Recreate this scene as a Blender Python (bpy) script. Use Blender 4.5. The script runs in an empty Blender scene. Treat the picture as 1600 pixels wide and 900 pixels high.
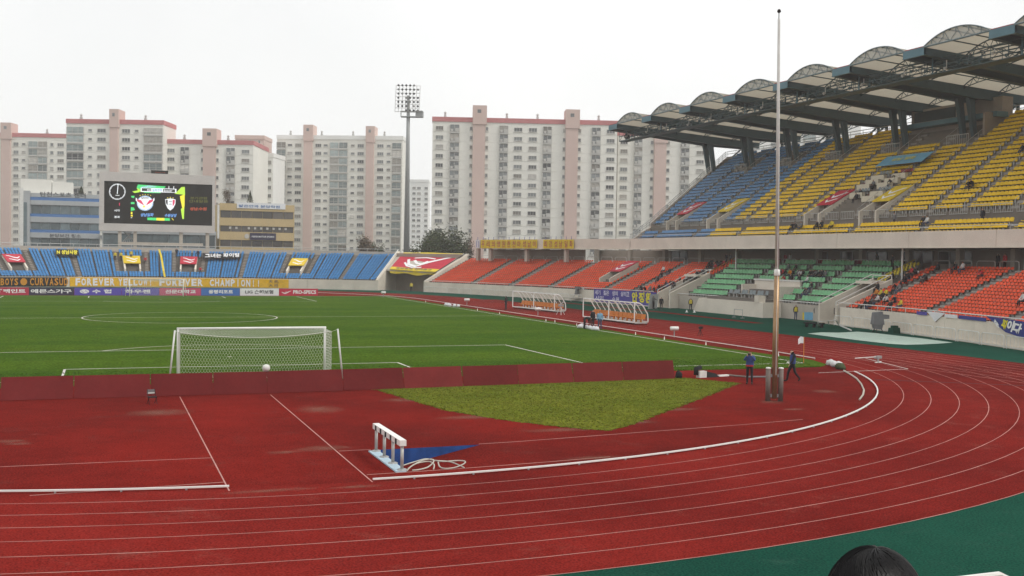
import bpy, bmesh, math, random
import numpy as np
from mathutils import Vector, Matrix
random.seed(7)
R = math.radians
scene = bpy.context.scene
col = scene.collection

# ------------------------------------------------------------------ camera
# World frame: X along the near goal line, Y up the pitch, Z up, metres; origin in the middle of the near goal.
F, YAW, PIT, ROL, PPY = 1667.374, 0.3658027, 0.0268095, 0.0158183, 448.5
CAM = np.array([-7.2471, -56.2285, 6.3326])
FW = np.array([math.sin(YAW)*math.cos(PIT), math.cos(YAW)*math.cos(PIT), -math.sin(PIT)])
_r = np.array([math.cos(YAW), -math.sin(YAW), 0.0]); _u = np.cross(_r, FW)
RT = _r*math.cos(ROL)+_u*math.sin(ROL); UP = -_r*math.sin(ROL)+_u*math.cos(ROL)
cd = bpy.data.cameras.new('camera'); cam = bpy.data.objects.new('camera', cd); col.objects.link(cam)
cd.sensor_width = 36; cd.lens = F/1600*36; cd.shift_y = -1.5/1600; cd.clip_start = .1; cd.clip_end = 5000
cam.matrix_world = Matrix(((RT[0], UP[0], -FW[0], CAM[0]), (RT[1], UP[1], -FW[1], CAM[1]), (RT[2], UP[2], -FW[2], CAM[2]), (0, 0, 0, 1)))
scene.camera = cam

# ------------------------------------------------------------------ overcast sky, weak sun
SUN_EL, SUN_AZ = R(48), R(128)
world = bpy.data.worlds.new('World'); scene.world = world; world.use_nodes = True
wn = world.node_tree; wn.nodes.clear()
wo = wn.nodes.new('ShaderNodeOutputWorld'); wm = wn.nodes.new('ShaderNodeMixShader')
sk = wn.nodes.new('ShaderNodeTexSky'); sk.sky_type = 'NISHITA'; sk.sun_disc = False
sk.sun_elevation = SUN_EL; sk.sun_rotation = SUN_AZ; sk.dust_density = 4; sk.air_density = 1.5
b1 = wn.nodes.new('ShaderNodeBackground'); b1.inputs['Strength'].default_value = .10
b2 = wn.nodes.new('ShaderNodeBackground'); b2.inputs['Strength'].default_value = .90
tc = wn.nodes.new('ShaderNodeTexCoord'); nz = wn.nodes.new('ShaderNodeTexNoise'); nz.inputs['Scale'].default_value = 2.2; nz.inputs['Detail'].default_value = 4
cr = wn.nodes.new('ShaderNodeValToRGB')
cr.color_ramp.elements[0].color = (.965, .97, .965, 1); cr.color_ramp.elements[1].color = (1.10, 1.10, 1.09, 1); cr.color_ramp.elements[0].position = .35; cr.color_ramp.elements[1].position = .68
wn.links.new(tc.outputs['Generated'], nz.inputs['Vector']); wn.links.new(nz.outputs['Fac'], cr.inputs['Fac'])
wn.links.new(cr.outputs['Color'], b2.inputs['Color']); wn.links.new(sk.outputs['Color'], b1.inputs['Color'])
wm.inputs['Fac'].default_value = .93
wn.links.new(b1.outputs[0], wm.inputs[1]); wn.links.new(b2.outputs[0], wm.inputs[2]); wn.links.new(wm.outputs[0], wo.inputs['Surface'])
sd = bpy.data.lights.new('sun', 'SUN'); sun = bpy.data.objects.new('sun', sd); col.objects.link(sun)
sd.energy = 1.35; sd.angle = R(13); sd.color = (1, .97, .92)
_d = Vector((math.sin(SUN_AZ)*math.cos(SUN_EL), math.cos(SUN_AZ)*math.cos(SUN_EL), math.sin(SUN_EL)))
sun.rotation_euler = (-_d).to_track_quat('-Z', 'Y').to_euler(); sun.location = (0, 0, 120)
vs = scene.view_settings; vs.view_transform = 'Standard'; vs.look = 'None'; vs.gamma = 1; vs.exposure = 0.22
vs.use_curve_mapping = False
scene.cycles.volume_bounces = 1; scene.cycles.max_bounces = 8; scene.cycles.transparent_max_bounces = 16

# ------------------------------------------------------------------ pixel rays (a pixel gives a direction, the surface hit gives the distance)
def ray(x, y): return FW+RT*(x-800)/F-UP*(y-PPY)/F
def gz(x, y, z=0.): d = ray(x, y); return CAM+d*(z-CAM[2])/d[2]
def gX(x, y, X): d = ray(x, y); return CAM+d*(X-CAM[0])/d[0]
def gY(x, y, Y): d = ray(x, y); return CAM+d*(Y-CAM[1])/d[1]
def gD(x, y, d): return CAM+ray(x, y)*d

# ------------------------------------------------------------------ materials
MATS = {}
def mat(name, c, rough=.7, var=.12, scale=1.5, bump=0., metal=0., spec=.16, fine=0., island=0., objrand=0.):
    """plain procedural surface: base colour broken up by two noises, optional fine relief"""
    m = bpy.data.materials.new(name); m.use_nodes = True; nt = m.node_tree; n = nt.nodes; L = nt.links
    b = n['Principled BSDF']; b.inputs['Roughness'].default_value = rough; b.inputs['Metallic'].default_value = metal
    b.inputs['Specular IOR Level'].default_value = spec
    g = n.new('ShaderNodeNewGeometry')
    t = n.new('ShaderNodeTexNoise'); t.inputs['Scale'].default_value = scale; t.inputs['Detail'].default_value = 6; t.inputs['Roughness'].default_value = .65
    L.new(g.outputs['Position'], t.inputs['Vector'])
    mr = n.new('ShaderNodeMapRange'); mr.inputs[1].default_value = .3; mr.inputs[2].default_value = .7
    mr.inputs[3].default_value = 1-var; mr.inputs[4].default_value = 1+var
    L.new(t.outputs['Fac'], mr.inputs[0]); last = mr.outputs[0]
    def mul(sock, lo, hi):
        nonlocal last
        r2 = n.new('ShaderNodeMapRange'); r2.inputs[3].default_value = lo; r2.inputs[4].default_value = hi
        L.new(sock, r2.inputs[0]); mm = n.new('ShaderNodeMath'); mm.operation = 'MULTIPLY'
        L.new(last, mm.inputs[0]); L.new(r2.outputs[0], mm.inputs[1]); last = mm.outputs[0]
    if fine:
        t2 = n.new('ShaderNodeTexNoise'); t2.inputs['Scale'].default_value = scale*14; t2.inputs['Detail'].default_value = 3
        L.new(g.outputs['Position'], t2.inputs['Vector']); mul(t2.outputs['Fac'], 1-fine, 1+fine)
    if island: mul(g.outputs['Random Per Island'], 1-island, 1+island)
    if objrand:
        oi = n.new('ShaderNodeObjectInfo'); mul(oi.outputs['Random'], 1-objrand, 1+objrand)
    hs = n.new('ShaderNodeMix'); hs.data_type = 'RGBA'; hs.blend_type = 'MULTIPLY'; hs.inputs[0].default_value = 1
    hs.inputs[6].default_value = (*c, 1); L.new(last, hs.inputs[7]); L.new(hs.outputs[2], b.inputs['Base Color'])
    if bump:
        t3 = n.new('ShaderNodeTexNoise'); t3.inputs['Scale'].default_value = scale*10; t3.inputs['Detail'].default_value = 4
        L.new(g.outputs['Position'], t3.inputs['Vector'])
        bp = n.new('ShaderNodeBump'); bp.inputs['Strength'].default_value = bump; bp.inputs['Distance'].default_value = .05
        L.new(t3.outputs['Fac'], bp.inputs['Height']); L.new(bp.outputs['Normal'], b.inputs['Normal'])
    MATS[name] = m; return m
def layered(name, c1, c2, c3, s1, s2, rough=.9, bump=.3, stretch=(1, 1, 1), grain=60, stain=None, stripes=0, spec=0., mid=.07):
    """ground cover: two tones in big soft patches, grain, worn patches (c3)"""
    m = bpy.data.materials.new(name); m.use_nodes = True; nt = m.node_tree; n = nt.nodes; L = nt.links
    b = n['Principled BSDF']; b.inputs['Roughness'].default_value = rough; b.inputs['Specular IOR Level'].default_value = spec
    g = n.new('ShaderNodeNewGeometry'); mp = n.new('ShaderNodeMapping'); mp.inputs['Scale'].default_value = stretch
    L.new(g.outputs['Position'], mp.inputs['Vector'])
    def noise(sc, det, v=None, ro=.6):
        t = n.new('ShaderNodeTexNoise'); t.inputs['Scale'].default_value = sc; t.inputs['Detail'].default_value = det; t.inputs['Roughness'].default_value = ro
        L.new(v or mp.outputs[0], t.inputs['Vector']); return t.outputs['Fac']
    def ramp(sock, a, bb):
        r = n.new('ShaderNodeMapRange'); r.inputs[1].default_value = a; r.inputs[2].default_value = bb; L.new(sock, r.inputs[0]); return r.outputs[0]
    def mix(f, A, B, mode='MIX'):
        x = n.new('ShaderNodeMix'); x.data_type = 'RGBA'; x.blend_type = mode
        for s, v in ((x.inputs[0], f), (x.inputs[6], A), (x.inputs[7], B)):
            if isinstance(v, (int, float)): s.default_value = v
            elif isinstance(v, tuple): s.default_value = (*v, 1)
            else: L.new(v, s)
        return x.outputs[2]
    fac = ramp(noise(s1, 5), .35, .65)
    if stripes:
        sp = n.new('ShaderNodeSeparateXYZ'); L.new(g.outputs['Position'], sp.inputs[0])
        w = n.new('ShaderNodeMath'); w.operation = 'SINE'; k = n.new('ShaderNodeMath'); k.operation = 'MULTIPLY'; k.inputs[1].default_value = math.pi/stripes
        L.new(sp.outputs['Y'], k.inputs[0]); L.new(k.outputs[0], w.inputs[0])
        st = ramp(w.outputs[0], -.5, .5)
        av = n.new('ShaderNodeMath'); av.operation = 'MULTIPLY_ADD'; av.inputs[1].default_value = .24
        hf = n.new('ShaderNodeMath'); hf.operation = 'MULTIPLY'; hf.inputs[1].default_value = .76; L.new(fac, hf.inputs[0])
        L.new(st, av.inputs[0]); L.new(hf.outputs[0], av.inputs[2]); fac = av.outputs[0]
    c = mix(fac, c1, c2)
    c = mix(ramp(noise(s2, 8, ro=.75), .57, .78), c, c3)
    gr = noise(grain, 3, g.outputs['Position'])
    gm = n.new('ShaderNodeMapRange'); gm.inputs[1].default_value = .34; gm.inputs[2].default_value = .66; gm.inputs[3].default_value = .62; gm.inputs[4].default_value = 1.38
    L.new(gr, gm.inputs[0]); c = mix(1.0, c, gm.outputs[0], 'MULTIPLY')
    md = noise(1.1, 7, g.outputs['Position'], .7); mm_ = n.new('ShaderNodeMapRange'); mm_.inputs[1].default_value = .32; mm_.inputs[2].default_value = .68; mm_.inputs[3].default_value = 1-mid; mm_.inputs[4].default_value = 1+mid
    L.new(md, mm_.inputs[0]); c = mix(1.0, c, mm_.outputs[0], 'MULTIPLY')
    if stain:
        c = mix(ramp(noise(.35, 9, g.outputs['Position'], .8), .64, .74), c, stain)
    L.new(c, b.inputs['Base Color'])
    bp = n.new('ShaderNodeBump'); bp.inputs['Strength'].default_value = bump; bp.inputs['Distance'].default_value = .02
    L.new(gr, bp.inputs['Height']); L.new(bp.outputs['Normal'], b.inputs['Normal'])
    MATS[name] = m; return m
def glassmat(name, c, rough=.08, objrand=.5):
    m = mat(name, c, rough=rough, var=.25, scale=.6, spec=.6, objrand=objrand); return m
def emis(name, c, s=1.):
    m = bpy.data.materials.new(name); m.use_nodes = True; b = m.node_tree.nodes['Principled BSDF']
    b.inputs['Base Color'].default_value = (0.01, .01, .01, 1); b.inputs['Emission Color'].default_value = (*c, 1); b.inputs['Emission Strength'].default_value = s
    MATS[name] = m; return m
M = MATS
layered('tartan', (.198, .0195, .0155), (.116, .0125, .0108), (.195, .055, .043), .07, .5, rough=.85, bump=.2, grain=20, stain=(.215, .075, .058), mid=.10)
layered('tartan_inner', (.185, .0165, .0128), (.102, .0130, .0112), (.128, .036, .029), .10, .45, rough=.85, bump=.2, grain=20, stain=(.215, .085, .066), mid=.10)
layered('apron', (.0135, .067, .045), (.0095, .052, .036), (.03, .08, .06), .1, .6, rough=.85, bump=.2, grain=20)
layered('turf', (.064, .110, .0110), (.037, .083, .0095), (.100, .108, .015), .12, .5, rough=.95, bump=.5, stretch=(.6, 1.4, 1), grain=7, stripes=5.6, spec=0., mid=.16)
layered('dry_turf', (.128, .140, .017), (.094, .118, .014), (.165, .150, .026), .25, .9, rough=.95, bump=.5, grain=8, spec=0., mid=.2)
layered('city_ground', (.10, .10, .09), (.07, .07, .065), (.06, .08, .04), .02, .1, rough=.95, bump=.1, grain=3)
mat('line', (.62, .58, .55), var=.25, scale=.8, fine=.15)
mat('lane_paint', (.44, .23, .20), var=.35, scale=.5, fine=.2)
mat('white_paint', (.76, .76, .73), rough=.45, var=.06, scale=3)
mat('white_metal', (.66, .66, .63), rough=.4, var=.10, scale=2)
mat('grey_metal', (.33, .34, .34), rough=.45, var=.12, metal=.3, scale=3)
mat('steel', (.55, .54, .52), rough=.28, metal=.9, var=.08, scale=2)
mat('galv', (.50, .50, .48), rough=.5, metal=.4, var=.12, scale=4)
mat('concrete', (.44, .40, .345), rough=.9, var=.14, scale=.35, fine=.06, bump=.15)
mat('podium_white', (.70, .64, .55), rough=.85, var=.08, scale=.4, fine=.04)
mat('concrete_pale', (.66, .60, .51), rough=.9, var=.12, scale=.4, fine=.05, bump=.12)
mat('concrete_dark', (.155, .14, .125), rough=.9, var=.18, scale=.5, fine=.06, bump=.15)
mat('panel_concrete', (.65, .575, .50), rough=.85, var=.10, scale=.3, fine=.04)
mat('dark', (.02, .02, .022), rough=.8, var=.1)
mat('seat_red', (.66, .075, .021), rough=.42, var=.12, scale=.25, island=.12, objrand=.1)
mat('seat_blue', (.058, .235, .50), rough=.42, var=.10, scale=.2, island=.12)
mat('seat_blue_upper', (.095, .215, .40), rough=.42, var=.10, scale=.2, island=.12)
mat('seat_yellow', (.72, .47, .011), rough=.42, var=.10, scale=.2, island=.10)
mat('seat_green', (.18, .42, .22), rough=.42, var=.10, scale=.3, island=.10)
mat('seat_maroon', (.24, .022, .04), rough=.6, var=.1, island=.2)
mat('seat_grey', (.22, .25, .26), rough=.6, var=.1)
mat('roof_steel', (.062, .105, .12), rough=.45, var=.12, scale=.5)
mat('roof_steel_pale', (.105, .20, .24), rough=.45, var=.10, scale=.5)
mat('roof_red', (.35, .06, .06), rough=.6, var=.1)

# ------------------------------------------------------------------ mesh builder
class MB:
    def __init__(s): s.v = []; s.f = []; s.m = []
    def add(s, vs_, fs_, mi=0):
        o = len(s.v); s.v += [tuple(map(float, q)) for q in vs_]; s.f += [tuple(o+i for i in q) for q in fs_]; s.m += [mi]*len(fs_)
    def hexa(s, p, mi=0):   # 8 corners, bottom 4 then top 4
        s.add(p, [(3, 2, 1, 0), (4, 5, 6, 7), (0, 1, 5, 4), (1, 2, 6, 5), (2, 3, 7, 6), (3, 0, 4, 7)], mi)
    def box(s, x0, x1, y0, y1, z0, z1, mi=0):
        s.hexa([(x0, y0, z0), (x1, y0, z0), (x1, y1, z0), (x0, y1, z0), (x0, y0, z1), (x1, y0, z1), (x1, y1, z1), (x0, y1, z1)], mi)
    def obox(s, c, a, b, c3, mi=0):   # centre and three half vectors
        c, a, b, d = (np.array(q, float) for q in (c, a, b, c3))
        s.hexa([c-a-b-d, c+a-b-d, c+a+b-d, c-a+b-d, c-a-b+d, c+a-b+d, c+a+b+d, c-a+b+d], mi)
    def beam(s, p, q, w, h, mi=0, up=(0, 0, 1)):
        p, q = np.array(p, float), np.array(q, float); d = q-p; l = np.linalg.norm(d)
        if l < 1e-6: return
        d /= l; sd_ = np.cross(d, up)
        if np.linalg.norm(sd_) < 1e-4: sd_ = np.cross(d, (1, 0, 0))
        sd_ /= np.linalg.norm(sd_); u = np.cross(sd_, d)
        s.obox((p+q)/2, d*l/2, sd_*w/2, u*h/2, mi)
    def tube(s, pts, r, n=6, mi=0, closed=False, caps=True):
        pts = [np.array(q, float) for q in pts]; N = len(pts); rs = r if isinstance(r, (list, tuple)) else [r]*N
        o = len(s.v); prev = None
        for i, q in enumerate(pts):
            if closed: t = pts[(i+1) % N]-pts[i-1]
            else: t = pts[min(i+1, N-1)]-pts[max(i-1, 0)]
            t = t/(np.linalg.norm(t)+1e-12)
            if prev is None:
                a = np.cross(t, (0, 0, 1.))
                if np.linalg.norm(a) < .05: a = np.cross(t, (1., 0, 0))
            else: a = prev-t*(prev@t)
            a /= np.linalg.norm(a); prev = a; b = np.cross(t, a)
            for k in range(n):
                an = 2*math.pi*k/n; s.v.append(tuple(q+(a*math.cos(an)+b*math.sin(an))*rs[i]))
        for i in range(N if closed else N-1):
            j = (i+1) % N
            for k in range(n):
                k2 = (k+1) % n; s.f.append((o+i*n+k, o+i*n+k2, o+j*n+k2, o+j*n+k)); s.m.append(mi)
        if caps and not closed:
            s.f.append(tuple(o+k for k in reversed(range(n)))); s.m.append(mi)
            s.f.append(tuple(o+(N-1)*n+k for k in range(n))); s.m.append(mi)
    def prism(s, poly, z0, z1, mi=0):
        n = len(poly); s.add([(x, y, z0) for x, y in poly]+[(x, y, z1) for x, y in poly],
            [tuple(reversed(range(n))), tuple(range(n, 2*n))]+[(i, (i+1) % n, n+(i+1) % n, n+i) for i in range(n)], mi)
    def sheet(s, poly, z, mi=0): s.add([(x, y, z) for x, y in poly], [tuple(range(len(poly)))], mi)
    def strip(s, A, B, mi=0):   # two equal polylines
        o = len(s.v); s.v += [tuple(map(float, q)) for q in A]+[tuple(map(float, q)) for q in B]; n = len(A)
        for i in range(n-1): s.f.append((o+i, o+i+1, o+n+i+1, o+n+i)); s.m.append(mi)
    def ribbon(s, pts, w, z, mi=0):   # flat painted line
        pts = [np.array(q[:2], float) for q in pts]; A = []; B = []
        for i, q in enumerate(pts):
            t = pts[min(i+1, len(pts)-1)]-pts[max(i-1, 0)]; t /= np.linalg.norm(t); n_ = np.array([-t[1], t[0]])
            A.append((*(q-n_*w/2), z)); B.append((*(q+n_*w/2), z))
        s.strip(A, B, mi)
    def lathe(s, prof, c, n=12, mi=0):
        o = len(s.v)
        for r_, z in prof:
            for k in range(n): s.v.append((c[0]+r_*math.cos(2*math.pi*k/n), c[1]+r_*math.sin(2*math.pi*k/n), c[2]+z))
        for i in range(len(prof)-1):
            for k in range(n):
                k2 = (k+1) % n; s.f.append((o+i*n+k, o+i*n+k2, o+(i+1)*n+k2, o+(i+1)*n+k)); s.m.append(mi)
        s.f.append(tuple(o+k for k in reversed(range(n)))); s.m.append(mi); s.f.append(tuple(o+(len(prof)-1)*n+k for k in range(n))); s.m.append(mi)
    def mesh(s, name, mats, smooth=False):
        me = bpy.data.meshes.new(name); me.from_pydata(s.v, [], s.f)
        for k in (mats if isinstance(mats, (list, tuple)) else [mats]): me.materials.append(M[k] if isinstance(k, str) else k)
        me.polygons.foreach_set('material_index', s.m)
        if smooth: me.polygons.foreach_set('use_smooth', [True]*len(s.f))
        me.update(); return me
    def build(s, name, mats, parent=None, smooth=False, **tags):
        return link(name, s.mesh(name, mats, smooth), parent, **tags)
def link(name, me, parent=None, loc=None, rz=None, **tags):
    o = bpy.data.objects.new(name, me); col.objects.link(o)
    if parent is not None: o.parent = parent
    if loc is not None: o.location = [float(q) for q in loc]
    if rz is not None: o.rotation_euler[2] = rz
    return tag(o, **tags)
def tag(o, label=None, cat=None, group=None, kind=None):
    for k, v in (('label', label), ('category', cat), ('group', group), ('kind', kind)):
        if v: o[k] = v
    return o
def empty(name, loc=(0, 0, 0), rz=0, **tags):
    o = bpy.data.objects.new(name, None); col.objects.link(o); o.location = [float(q) for q in loc]; o.rotation_euler = (0, 0, rz); o.empty_display_size = .3
    return tag(o, **tags)
def copy_tree(o, parent=None, **tags):
    c = o.copy(); col.objects.link(c); c.parent = parent
    for ch in list(o.children): copy_tree(ch, c)
    return tag(c, **tags)
_tc = {}
def text_mesh(s, bold=.0):
    k = (s, bold)
    if k in _tc: return _tc[k]
    c = bpy.data.curves.new('t', 'FONT'); c.body = s; c.resolution_u = 2; c.offset = bold
    o = bpy.data.objects.new('t', c); col.objects.link(o); bpy.context.view_layer.update()
    me = bpy.data.meshes.new_from_object(o.evaluated_get(bpy.context.evaluated_depsgraph_get()))
    vs_ = np.array([v.co[:2] for v in me.vertices]); fs_ = [tuple(p.vertices) for p in me.polygons]
    bpy.data.objects.remove(o); bpy.data.curves.remove(c); bpy.data.meshes.remove(me)
    mn, mx = vs_.min(0), vs_.max(0); _tc[k] = ((vs_-mn)/(mx-mn), fs_); return _tc[k]
def put_text(mb, s, O, U, V, mi=0, bold=.02, shear=0):
    """letters filling the parallelogram at O spanned by U (reading direction) and V (up)"""
    q, fs_ = text_mesh(s, bold); O, U, V = (np.array(t, float) for t in (O, U, V))
    mb.add([O+U*(a+shear*b)+V*b for a, b in q], fs_, mi)
def arc(cx, cy, r, a0, a1, n): return [(cx+r*math.cos(a0+(a1-a0)*i/n), cy+r*math.sin(a0+(a1-a0)*i/n)) for i in range(n+1)]
# ================================================================== GROUND, TRACK, PITCH
PL, PW = 106.88, 68.25            # pitch length and width
TC0, TC1, TR, LANE = 10.0, 97.0, 37.0, 1.22
def oval(r, n=48):
    a = arc(0, TC1, r, 0, math.pi, n); b = arc(0, TC0, r, math.pi, 2*math.pi, n); return a+b+[a[0]]
g = MB(); g.sheet([(-1500, -400), (1500, -400), (1500, 1800), (-1500, 1800)], -1.0); g.build('ground', 'city_ground', kind='structure')
# green apron: ring between the track and the stands
outer = [(0, 165)]
def apron_out(x, y):
    d = np.array([x, y-53.5]); d /= np.linalg.norm(d); 
    return None
ov = oval(46.7, 60)
def outward(p):
    c = np.array([0, min(max(p[1], TC0), TC1)]); d = np.array(p)-c; d /= np.linalg.norm(d)
    k = 30 if p[0] > 5 and p[1] > -5 and p[1] < 110 else 12
    return tuple(np.array(p)+d*k)
g = MB(); g.strip([(*p, 0.) for p in ov], [(*outward(p), 0.) for p in ov]); g.build('apron', 'apron', kind='structure')
g = MB(); g.sheet([(38, -22), (48.9, -22), (48.9, 97), (38, 97)], .004); g.build('straight_chute', 'tartan', kind='structure')
g = MB(); g.strip([(*p, .008) for p in oval(TR-.05)], [(*p, .008) for p in oval(TR+8*LANE)]); track = g.build('running_track', 'tartan', kind='structure')
g = MB()
for k in range(1, 9):
    rr = TR+k*LANE
    g.strip([(*p, .013) for p in oval(rr-.015, 90)], [(*p, .013) for p in oval(rr+.015, 90)])
g.build('lane_line', 'lane_paint', track)
g = MB()
for k in range(2, 10):    # straight lanes running down into the chute
    g.ribbon([(TR+k*LANE, -21), (TR+k*LANE, 9)], .05, .0085+.0)
g.build('chute_line', 'lane_paint', track)
g = MB(); g.ribbon([(31.3, -5.24), (38.3, -4.6)], .09, .0175); g.ribbon([(40.4, 1.8), (38.35, -4.55)], .09, .0175)
g.build('start_line', 'line', track)
g = MB(); g.ribbon([gz(1366, 593.5)[:2], gz(1480, 598)[:2], gz(1640, 604.5)[:2]], .16, .0165); g.build('cable_groove', 'dark', track)
g = MB(); g.ribbon([(56.4, 38), (57, 60), (55.2, 90)], 1.3, .004); g.build('runway', 'tartan', kind='structure')
# infield of red surfacing, with the water-jump pit left open
PX0, PX1, PY0, PY1 = 1.12, 4.7, -25.95, -22.25
def ylo(x): return TC0-math.sqrt(max(0, (TR-.05)**2-x*x))
g = MB(); zz = .008
xs1 = [-36.9+(36.9+PX0)*i/60 for i in range(61)]; xs2 = [PX1+(36.9-PX1)*i/60 for i in range(61)]; xm = [PX0+(PX1-PX0)*i/12 for i in range(13)]
for xs, top, bot in ((xs1, lambda x: 20, ylo), (xs2, lambda x: 20, ylo), (xm, lambda x: 20, lambda x: PY1), (xm, lambda x: PY0, ylo)):
    g.strip([(x, bot(x), zz) for x in xs], [(x, top(x), zz) for x in xs])
g.strip([(-36.9, 20, zz), (-36.9, 97, zz)], [(36.95, 20, zz), (36.95, 97, zz)])
a = arc(0, TC1, TR-.05, math.pi, 0, 60); g.strip([(x, 97, zz) for x, y in a], [(x, y, zz) for x, y in a])
infield = g.build('infield', 'tartan_inner', kind='structure')
g = MB()
g.ribbon([(-4.08, -7.2), (-4.08, -27.1)], .04, .012); g.ribbon([(-.18, -7.5), (-.18, -27.1)], .04, .012)
g.ribbon([(-22, -19.3), (-16, -20.9), (-10.04, -21.94), (-4.1, -22.2)], .05, .0125); g.ribbon([(-.1, -22.15), (.95, -22.15)], .05, .0125)
g.ribbon([(4.7, -22.13), (6, -22.06), (11.2, -21.42), (16, -20.85), (19.2, -20.3)], .05, .0125)
g.ribbon([(-9, -26.2), (-4.1, -25.94)], .05, .0125); g.ribbon([(-.1, -26.07), (2.5, -26.0), (5.8, -25.74), (8, -25.5)], .05, .0125)
g.build('steeplechase_line', 'lane_paint', infield)
# pit
g = MB(); D = -.74
g.add([(PX0, PY0, D), (PX1, PY0, .006), (PX1, PY1, .006), (PX0, PY1, D)], [(0, 1, 2, 3)], 0)
g.add([(PX0, PY1, D), (PX1, PY1, .006), (PX1, PY1+.02, .006), (PX0, PY1, .006)], [(0, 1, 2, 3)], 1)
g.add([(PX0, PY0, D), (PX1, PY0, .006), (PX0, PY0, .006)], [(0, 2, 1)], 1)
g.add([(PX0, PY0, D), (PX0, PY1, D), (PX0, PY1, .006), (PX0, PY0, .006)], [(0, 1, 2, 3)], 1)
mat('pit_blue', (.022, .075, .26), rough=.6, var=.3, scale=2.5, fine=.1)
g.build('water_jump_pit', ['tartan_inner', 'pit_blue'], infield)
# pitch
g = MB(); e = 35.3
poly = [(-e, -2.2), (33.6, -2.35), (35.0, -1.2), (36.0, 1.6), (36.1, 3), (35.6, 6), (e, 12), (e, PL+2.6), (-e, PL+2.6)]
g.sheet(poly, .016); pitch = g.build('pitch', 'turf', kind='structure')
secpx = [(588, 609.5), (640, 625), (700, 642.5), (780, 656), (860, 666), (920, 672), (950, 673.5), (975, 668), (1010, 655.5), (1080, 629), (1130, 609), (1155, 599), (1120, 596), (1060, 590), (900, 590)]
sec0 = [gz(*q)[:2] for q in secpx]; sec = []; rg = random.Random(11)
for i in range(len(sec0)):
    a_, b_ = sec0[i], sec0[(i+1) % len(sec0)]; k = max(2, int(np.linalg.norm(b_-a_)/.16)); nn = np.array([-(b_-a_)[1], (b_-a_)[0]])/np.linalg.norm(b_-a_)
    for j in range(k): sec.append(tuple(a_+(b_-a_)*j/k+nn*rg.gauss(0, .045)))
g = MB(); g.sheet(sec, .018); dry = g.build('dry_grass_sector', 'dry_turf', kind='structure')
mat('dry_blade', (.150, .150, .022), rough=.9, var=.3, scale=.6, island=.4, spec=.05); mat('olive_blade', (.108, .132, .016), rough=.9, var=.3, scale=.6, island=.3, spec=.0); mat('green_blade', (.060, .118, .012), rough=.9, var=.3, scale=.6, island=.4, spec=.05)
sa = np.array(sec0)
def inside(x, y):
    c = False; j = len(sa)-1
    for i in range(len(sa)):
        if (sa[i, 1] > y) != (sa[j, 1] > y) and x < (sa[j, 0]-sa[i, 0])*(y-sa[i, 1])/(sa[j, 1]-sa[i, 1])+sa[i, 0]: c = not c
        j = i
    return c
def tufts(pts, hmin, hmax, m_, parent):
    V_ = []; F_ = []
    for x, y in pts:
        for _ in range(3):
            a = rg.uniform(0, 6.28); w = rg.uniform(.012, .03); h = rg.uniform(hmin, hmax); dx, dy = w*math.cos(a), w*math.sin(a); lx, ly = rg.gauss(0, .03), rg.gauss(0, .03); o = len(V_); px_, py_ = x+rg.gauss(0, .03), y+rg.gauss(0, .03)
            V_ += [(px_-dx, py_-dy, .017), (px_+dx, py_+dy, .017), (px_+lx, py_+ly, .017+h)]; F_.append((o, o+1, o+2))
    me = bpy.data.meshes.new('grass_tuft'); me.from_pydata(V_, [], F_); me.materials.append(M[m_]); return link('grass_tuft', me, parent, kind='stuff')
lo_, hi_ = sa.min(0), sa.max(0); tp = []
while len(tp) < 11000:
    x, y = rg.uniform(lo_[0], hi_[0]), rg.uniform(lo_[1], hi_[1])
    if inside(x, y): tp.append((x, y))
tp += [(x+rg.gauss(0, .05), y+rg.gauss(0, .05)) for x, y in sec for _ in range(3)]
k_ = int(len(tp)*.62); rg.shuffle(tp); tufts(tp[:k_], .012, .040, 'dry_blade', dry); tufts(tp[k_:], .012, .035, 'olive_blade', dry)
tp = [(rg.uniform(-14, 33.6), -2.25+rg.gauss(0, .08)) for _ in range(3000)]+[(rg.uniform(-14, 36), rg.uniform(-2.2, 4)) for _ in range(9000)]
tufts([q for q in tp if q[0] < 34.5+.3*q[1]], .02, .05, 'green_blade', pitch)
# dusty worn spots on the red surfacing
dm = bpy.data.materials.new('dust'); dm.use_nodes = True; nt = dm.node_tree; pb = nt.nodes['Principled BSDF']; pb.inputs['Base Color'].default_value = (.30, .15, .11, 1); pb.inputs['Roughness'].default_value = .95; pb.inputs['Specular IOR Level'].default_value = .05
tcn = nt.nodes.new('ShaderNodeTexCoord'); no = nt.nodes.new('ShaderNodeTexNoise'); no.inputs['Scale'].default_value = 3.0; no.inputs['Detail'].default_value = 9; no.inputs['Roughness'].default_value = .75
gr_ = nt.nodes.new('ShaderNodeTexGradient'); gr_.gradient_type = 'SPHERICAL'; geo = nt.nodes.new('ShaderNodeNewGeometry'); nt.links.new(geo.outputs['Position'], no.inputs['Vector']); nt.links.new(tcn.outputs['Object'], gr_.inputs['Vector'])
ml = nt.nodes.new('ShaderNodeMath'); ml.operation = 'MULTIPLY'; nt.links.new(no.outputs['Fac'], ml.inputs[0]); nt.links.new(gr_.outputs['Fac'], ml.inputs[1]); rm = nt.nodes.new('ShaderNodeMapRange'); rm.inputs[1].default_value = .16; rm.inputs[2].default_value = .46; rm.inputs[4].default_value = .36; nt.links.new(ml.outputs[0], rm.inputs[0])
tr = nt.nodes.new('ShaderNodeBsdfTransparent'); mx = nt.nodes.new('ShaderNodeMixShader'); nt.links.new(rm.outputs[0], mx.inputs[0]); nt.links.new(tr.outputs[0], mx.inputs[1]); nt.links.new(pb.outputs[0], mx.inputs[2]); nt.links.new(mx.outputs[0], nt.nodes['Material Output'].inputs['Surface']); M['dust'] = dm
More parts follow.
